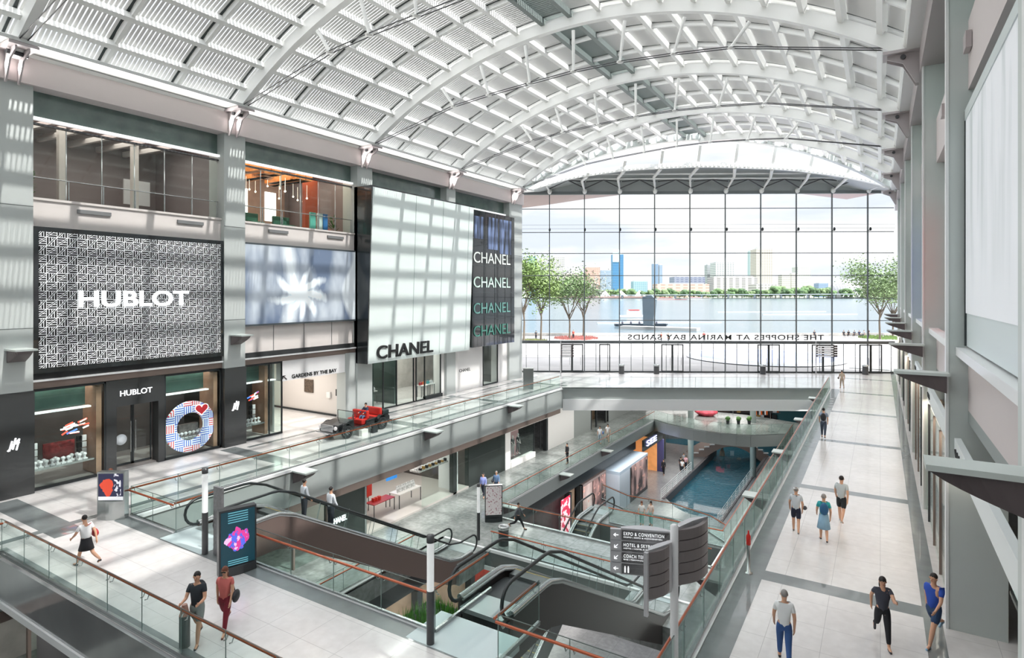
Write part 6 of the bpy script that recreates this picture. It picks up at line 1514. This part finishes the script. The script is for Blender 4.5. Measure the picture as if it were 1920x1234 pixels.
# trees on the plaza
def tree(x, y, z, h, r, n, lab, seed, green='6e8a4a', trunk=.18, name='plaza_tree', group=None, sparse=1.0):
    random.seed(seed); o = empty(name, (x, y, z), random.uniform(0, 6), lab, 'tree', group)
    tr = MB(); tops = []
    tr.tube([(0, 0, 0), (.1 * r * .3, .05, h * .25), (0, .1, h * .42)], [trunk, trunk * .8, trunk * .6], 8)
    for k in range(8):
        a = 2 * pi * k / 8 + random.uniform(-.3, .3); rr_ = r * random.uniform(.5, .85); zt = h * random.uniform(.6, .9)
        m_ = (rr_ * .45 * cos(a), rr_ * .45 * sin(a), h * .55); e = (rr_ * cos(a), rr_ * sin(a), zt); tr.tube([(0, .05, h * random.uniform(.28, .42)), m_, e], [trunk * .55, trunk * .35, trunk * .12], 6); tops.append(e)
        for q in range(2): e2 = (e[0] * random.uniform(.5, 1.15), e[1] * random.uniform(.5, 1.15), zt + random.uniform(-.05, .12) * h); tr.tube([m_, e2], [trunk * .25, trunk * .08], 5); tops.append(e2)
    tr.build('trunk', M('bark', '5f5448', .8), o)
    fo = MB(); tops.append((0, 0, h * .9))
    for k in range(n):
        tp = random.choice(tops); g = lambda s_: random.gauss(0, s_)
        p = Vector((tp[0] + g(r * .26), tp[1] + g(r * .26), tp[2] + g(h * .08))); a = Vector((random.gauss(0, 1), random.gauss(0, 1), random.gauss(0, .5))).normalized(); b_ = a.cross(Vector((random.gauss(0, 1), random.gauss(0, 1), 1))).normalized(); s_ = random.uniform(.10, .2) * sparse
        fo.add([p - a * s_, p + b_ * s_ * .6, p + a * s_, p - b_ * s_ * .6], [(0, 1, 2, 3)])
    fo.build('foliage', M('leaf_' + green, tuple(q_ / 255 * .78 for q_ in bytes.fromhex(green)), .7, var=.35, vs=1.2), o); return o
TR = [(982, 100, 14.2, 3.9, 4800, 'leafy tree nearest the black sign wall, seen through the glass', 1, '7c9a4c'), (1014, 104, 13.2, 3.4, 3600, 'second leafy tree from the black sign wall, thin trunk', 2, '86a058'),
      (1068, 108, 11, 4.4, 3400, 'broad low tree on plaza with forked trunk', 3, '6d8c50'), (1094, 112, 12.5, 4.4, 1800, 'sparse pale-leaved tree on the plaza, farthest from sign wall', 4, '8f9488'),
      (1650, 108, 13.0, 5.0, 5200, 'dense rounded tree on plaza beside the last glass doors', 5, '7f9a62'), (1674, 116, 12, 3.8, 2400, 'smaller forked tree on plaza hugging the right pillar', 6, '869a6a')]
for u, d, h_, r_, n_2, lab, sd_, gcol in TR:
    p = at(d, (u - 960) / 1117 * d); tree(p.x, p.y, -.05, h_, r_, n_2, lab, sd_, gcol, sparse=1.35)
for k, (u, d, w_) in enumerate(((1000, 103, 2.5), (1080, 110, 4), (1660, 111, 4.5))):
    p = at(d, (u - 960) / 1117 * d); fo = MB()
    for q in range(500):
        a = random.uniform(0, 6.28); rr_ = w_ * sqrt(random.random()); x, y = rr_ * cos(a), rr_ * sin(a); s_ = .12; fo.add([(x - s_, y, 0), (x + s_, y, 0), (x, y + .05, random.uniform(.25, .5))], [(0, 1, 2)])
    o = fo.build('flower_bed', M('bed_%d' % k, ['8a8f5a', 'c07a72', '6f8a4c'][k], .8, var=.4, vs=2)); o.location = (p.x, p.y, -.05); tag(o, ['low dry planting at foot of the leafy pair of trees', 'reddish low flower bed under the broad tree', 'low green bed under the dense rounded tree'][k], 'plants', kind='stuff')
# people on the plaza
PP = [(1240, 101, 'standing', 'c8584c', 'person in red dress standing on plaza beneath the mirrored letters'), (1253, 100, 'standing', '2b2b30', 'person in black standing on plaza beneath the mirrored letters'), (1320, 103, 'standing', '8e3b3a', 'person in maroon standing by the quay'), (1075, 108, 'standing', 'b04a40', 'person in red under the broad tree'),
      (945 + 60, 106, 'standing', '44464c', 'person in grey beside the leafy tree trunks'), (1582, 112, 'sit', '33353c', 'seated person in dark clothes, first of group on parapet'), (1591, 112, 'sit', '26272c', 'seated person in black, second of group on parapet'), (1602, 112, 'sit', '5a5f68', 'seated person in grey, middle of group on parapet'), (1611, 112, 'sit', '2f3a56', 'seated person in navy, fourth of group on parapet'), (1620, 112, 'sit', 'a8a8ac', 'seated person in light grey, last of group on parapet'), (1628, 111, 'standing', '3a3030', 'person standing beside the seated group on the quay'), (1527, 112, 'sit', '4a4a50', 'lone seated person on the quay parapet')]
for u, d, po, c1, lab in PP:
    p = at(d, (u - 960) / 1117 * d)
    person(lab, p.x, p.y, -.05 + (.12 if po == 'sit' else 0), random.choice([20, 200, 140]), 1.72, .08, (.1, -.1), (.3, .4), ('top', c1), .6, ('trousers', '30323a'), detail=False, sit=po == 'sit')
# far shore: trees, bridge, boats and the skyline
random.seed(5)
ft = None; k = 0; kinds = []
for v_ in range(3):
    o = empty('shore_tree', (0, 0, 0)); fo = MB()
    for q in range(26):
        a = random.uniform(0, 6.28); rr_ = random.uniform(0, 7); fo.ell((rr_ * cos(a), rr_ * sin(a), random.uniform(6, 13)), (random.uniform(2.5, 4),) * 3, 7, 5, jit=.3)
    fo.build('crown', M('shore_leaf%d' % v_, ['435a3c', '526a44', '62744f'][v_], .9, var=.3, vs=.1), o); MB().tube([(0, 0, 0), (0, 0, 8)], .6, 6).build('trunk', M('bark', '5f5448', .8), o); kinds.append(o); CH[o.name] = [x_ for x_ in C.objects if x_.parent == o]
    o['category'] = 'tree'
idx = 0
for u in range(1040, 1700, 9):
    base = kinds[idx % 3]; o = base if idx < 3 else copy_tree(base)
    d = 1118 + random.uniform(0, 25); p = at(d, (u - 960) / 1117 * d); o.location = (p.x, p.y, -1.5); s_ = random.uniform(.75, 1.25) * (1.25 if 1440 < u < 1560 else .95); o.scale = (s_, s_, s_); o.rotation_euler = (0, 0, random.uniform(0, 6))
    tag(o, ['dark green', 'mid green', 'pale green'][idx % 3] + ' rounded tree in the tree line on the far shore', 'tree', ['dark', 'mid green', 'pale'][idx % 3] + ' trees of the far shore tree line'); idx += 1
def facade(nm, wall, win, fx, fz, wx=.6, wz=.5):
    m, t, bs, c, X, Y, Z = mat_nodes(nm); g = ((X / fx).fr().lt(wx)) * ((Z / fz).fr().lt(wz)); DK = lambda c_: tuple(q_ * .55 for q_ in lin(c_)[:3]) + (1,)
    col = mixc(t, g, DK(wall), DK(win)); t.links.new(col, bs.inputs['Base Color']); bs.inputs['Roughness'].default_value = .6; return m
BL = [ # u0,u1,v_top,depth,wall,win,label
 (1149, 1169, 476, 1500, '3f7fb4', '6aa6d0', 'tall slim blue glass tower with pale crown on the skyline'), (1418, 1448, 466, 1600, 'd8cfc8', 'b5aaa6', 'tall beige tower, highest on the skyline'), (1406, 1417, 470, 1700, 'b9cdd4', '9ab3bd', 'pale glassy tower behind the tall beige tower'),
 (1034, 1058, 482, 1500, 'e0dcd8', '8f8f94', 'white hotel block with dark window grid behind the plaza trees'), (990, 1005, 480, 1600, '9cc0d8', '7aa4c4', 'pale blue tower peeking above the leafy tree'), (1224, 1234, 494, 1700, '8fa6c4', '6f8cb4', 'small blue-grey tower beside a mullion'), (1236, 1242, 496, 1700, 'a6b6cc', '8496b8', 'slender grey-blue tower beside the small blue-grey one'),
 (1326, 1342, 496, 1450, 'c4c8cc', '8c9094', 'grey-striped block next to the balconied building'), (1342, 1376, 491, 1400, 'e2e2e2', 'a0a6aa', 'white multi-balcony building in mid skyline'), (1496, 1520, 499, 1400, 'ecebe8', 'b8b8b6', 'white round-topped building with dark cap'),
 (1466, 1482, 514, 1300, 'e2ddd6', 'aaa6a0', 'cream apartment block beyond the tree line'), (1484, 1496, 512, 1320, 'dcd6d0', 'a8a29c', 'beige apartment block leaning on the white round one'), (1100, 1125, 500, 1300, 'e2b9ac', 'c09a90', 'pinkish building among the skyline trees'), (1126, 1146, 506, 1350, 'a9bccf', '8aa0ba', 'blue-grey office block left of the blue tower'.replace('left of', 'next to')),
 (1188, 1214, 526, 1250, 'b6d2dc', '5f9ab4', 'low blue banded building behind shore trees'), (1232, 1330, 531, 1200, 'e6cfc4', 'c8aca2', 'long low pink-roofed building on the shore'), (1264, 1322, 518, 1300, 'a2a8bc', '7c84a0', 'grey-violet roofed block behind the long low one'), (1338, 1420, 518, 1250, 'e4e0dc', '8a8888', 'long cream building with arcade of dark windows'),
 (1418, 1462, 532, 1175, 'dcd8d4', 'b0acaa', 'low pale building under the tall beige tower'), (1535, 1553, 530, 1300, '96aac8', '7c92b4', 'low blue roofed building by the domed hall'), (1060, 1098, 512, 1280, 'e6d6cc', 'c4b4aa', 'cream terrace block behind the broad tree')]
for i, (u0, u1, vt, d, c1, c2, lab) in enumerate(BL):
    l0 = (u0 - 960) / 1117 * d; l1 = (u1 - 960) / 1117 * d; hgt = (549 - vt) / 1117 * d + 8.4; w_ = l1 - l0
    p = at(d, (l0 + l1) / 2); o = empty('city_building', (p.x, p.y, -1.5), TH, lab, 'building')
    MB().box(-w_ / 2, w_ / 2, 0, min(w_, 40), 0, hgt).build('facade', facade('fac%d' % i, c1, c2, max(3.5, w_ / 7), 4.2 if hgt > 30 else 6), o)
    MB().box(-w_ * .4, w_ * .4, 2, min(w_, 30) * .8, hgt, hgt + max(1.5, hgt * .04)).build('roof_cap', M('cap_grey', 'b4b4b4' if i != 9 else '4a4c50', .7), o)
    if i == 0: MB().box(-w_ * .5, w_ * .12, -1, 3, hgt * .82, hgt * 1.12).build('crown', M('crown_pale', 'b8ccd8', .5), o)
# domed ribbed theatre
d = 1150; p = at(d, (1585 - 960) / 1117 * d); dm = empty('domed_hall', (p.x, p.y, -1.5), TH, 'low ribbed grey dome beside the dense rounded tree', 'building')
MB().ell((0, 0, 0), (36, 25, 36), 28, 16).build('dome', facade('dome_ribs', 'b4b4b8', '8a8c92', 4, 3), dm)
mb = MB()
for k in range(6): mb.beam((-20 + 10 * k, -28, 2), (-15 + 10 * k, -28, 12), 1, 1); mb.beam((-15 + 10 * k, -28, 12), (-10 + 10 * k, -28, 2), 1, 1)
mb.build('zigzag_truss', TRIMW, dm)
# white roof tents, footbridge, boats
for k, (u, w_) in enumerate(((1165, 26), (1135, 20), (1200, 22))):
    d = 1116; p = at(d, (u - 960) / 1117 * d); o = MB().add([(-w_ / 2, 0, 0), (w_ / 2, 0, 0), (0, 4, 12), (-w_ / 2, 8, 0), (w_ / 2, 8, 0)], [(0, 1, 2), (3, 2, 4), (0, 2, 3), (1, 4, 2), (0, 3, 4, 1)]).build('white_pavilion', TRIMW); o.location = (p.x, p.y, 1); o.rotation_euler = (0, 0, TH); tag(o, 'white peaked pavilion on the far shore, %s' % ['under the blue tower', 'nearest the broad tree', 'before the low banded building'][k], 'pavilion')
d = 1080; fbg = wthing('low_road_bridge', tuple(at(d, 330)), 'long low grey bridge deck along the far shore', 'bridge')
MB().beam(at(d, 180, 4), at(d, 620, 6), 6, 1.6).build('deck', M('deck_grey', '8f959a', .7), fbg)
for k in range(9): MB().beam(at(d, 200 + 48 * k, -2.5), at(d, 200 + 48 * k, 4), 4, 3).build('pier', M('deck_grey', '8f959a', .7), fbg)
d = 1090; tag(MB().beam(at(d, 80, .5), at(d, 260, .5), 4, 3.5).build('shore_embankment', M('embank', 'a08680', .8)), 'pinkish embankment wall along the far shore', 'embankment')
def boat(u, d, L, lab, c1='2c3640', sail=False):
    p = at(d, (u - 960) / 1117 * d); o = empty('boat', (p.x, p.y, -2.5), TH, lab, 'boat')
    MB().add([(-L / 2, -1.2, .2), (L / 2, -1.2, .2), (L / 2 + 1, 0, .9), (L / 2, 1.2, .2), (-L / 2, 1.2, .2), (-L / 2, -1.4, 1), (L / 2, -1.4, 1.1), (L / 2, 1.4, 1.1), (-L / 2, 1.4, 1)], [(0, 1, 6, 5), (1, 2, 6), (2, 3, 7), (2, 7, 6), (3, 4, 8, 7), (5, 6, 7, 8), (4, 0, 5, 8), (0, 4, 3, 1), (1, 3, 2)]).build('hull', M('hull_' + c1, c1, .5), o)
    if sail: MB().box(-L * .25, L * .2, -1, 1, 1.0, 3.2).build('cabin', TRIMW, o); MB().box(-L * .2, L * .15, -1.2, 1.2, 3.2, 3.5).build('canopy', M('red_paint', 'c62a22'), o)
    else:
        for k in range(5): MB().ell((-L * .35 + L * .17 * k, 0, 1.3), (.35, .35, .6), 6, 4).build('passenger', M('pas', '4a4a55', .8), o)
boat(1215 - 15, 190, 16, 'dark low boat with passengers near the tall pylon'); boat(1190, 260, 13, 'small boat with red canopy and white cabin on bay', 'e8eaec', True); boat(1250, 900, 60, 'long red and white craft near the far shore', 'a05a5a', True); boat(1305, 1000, 50, 'pale long craft on far water by the embankment', 'd8d4d4', True)
p = at(175, (1214 - 960) / 1117 * 175); tag(MB().extr([(-1.3, 0, 1.5), (1.6, 0, 1.5), (2.4, 0, 9.0), (1.2, 0, 10.2), (-1.6, 0, 9.8)], (0, 1.4, 0)).build('dark_pylon', M('pylon', '525e66', .6)), 'tall dark curved pylon standing in the bay', 'pylon').location = (p.x, p.y, -2.6)
p = at(176, (1216 - 960) / 1117 * 176); tag(MB().box(-9, 14, 0, 4, 0, .9).build('floating_pontoon', M('pontoon', '9a9a98', .7)), 'floating pontoon under the dark pylon', 'pontoon').location = (p.x, p.y, -2.6)
for k, (u0, u1, d) in enumerate(((1120, 1360, 210), (1345, 1560, 330), (1430, 1620, 290))):
    tag(MB().beam(at(d, (u0 - 960) / 1117 * d, -2.3), at(d * 1.02, (u1 - 960) / 1117 * d, -2.3), .8, .5).build('floating_boom', M('boom', 'b0b4b6', .7)), 'floating boom line on the bay, %s the shore' % ['farthest from', 'midway to', 'closer to'][k], 'boom')
# external canopy beyond the glass (brown louvred soffit)
cn = MB(); pts = [(-1, 18.5), (4, 19.1), (8, 19.7), (14, 20.4), (20, 20.8), (26, 20.9), (32, 20.6), (36, 20.1), (40, 19.6)]
for (s0, z0), (s1, z1) in zip(pts, pts[1:]):
    cn.add([wp(s0, z0 + .1, -10), wp(s1, z1 + .1, -10), wp(s1, 19.2, -.3), wp(s0, 19.2, -.3), wp(s0, z0 + .5, -10), wp(s1, z1 + .5, -10), wp(s1, 20.2, -.3), wp(s0, 20.2, -.3)], [(0, 3, 2, 1), (4, 5, 6, 7), (0, 1, 5, 4), (1, 2, 6, 5), (2, 3, 7, 6), (3, 0, 4, 7)])
struct('ceiling_canopy', cn, M('canopy_taupe', 'b09a94', .6))
finish_pending()
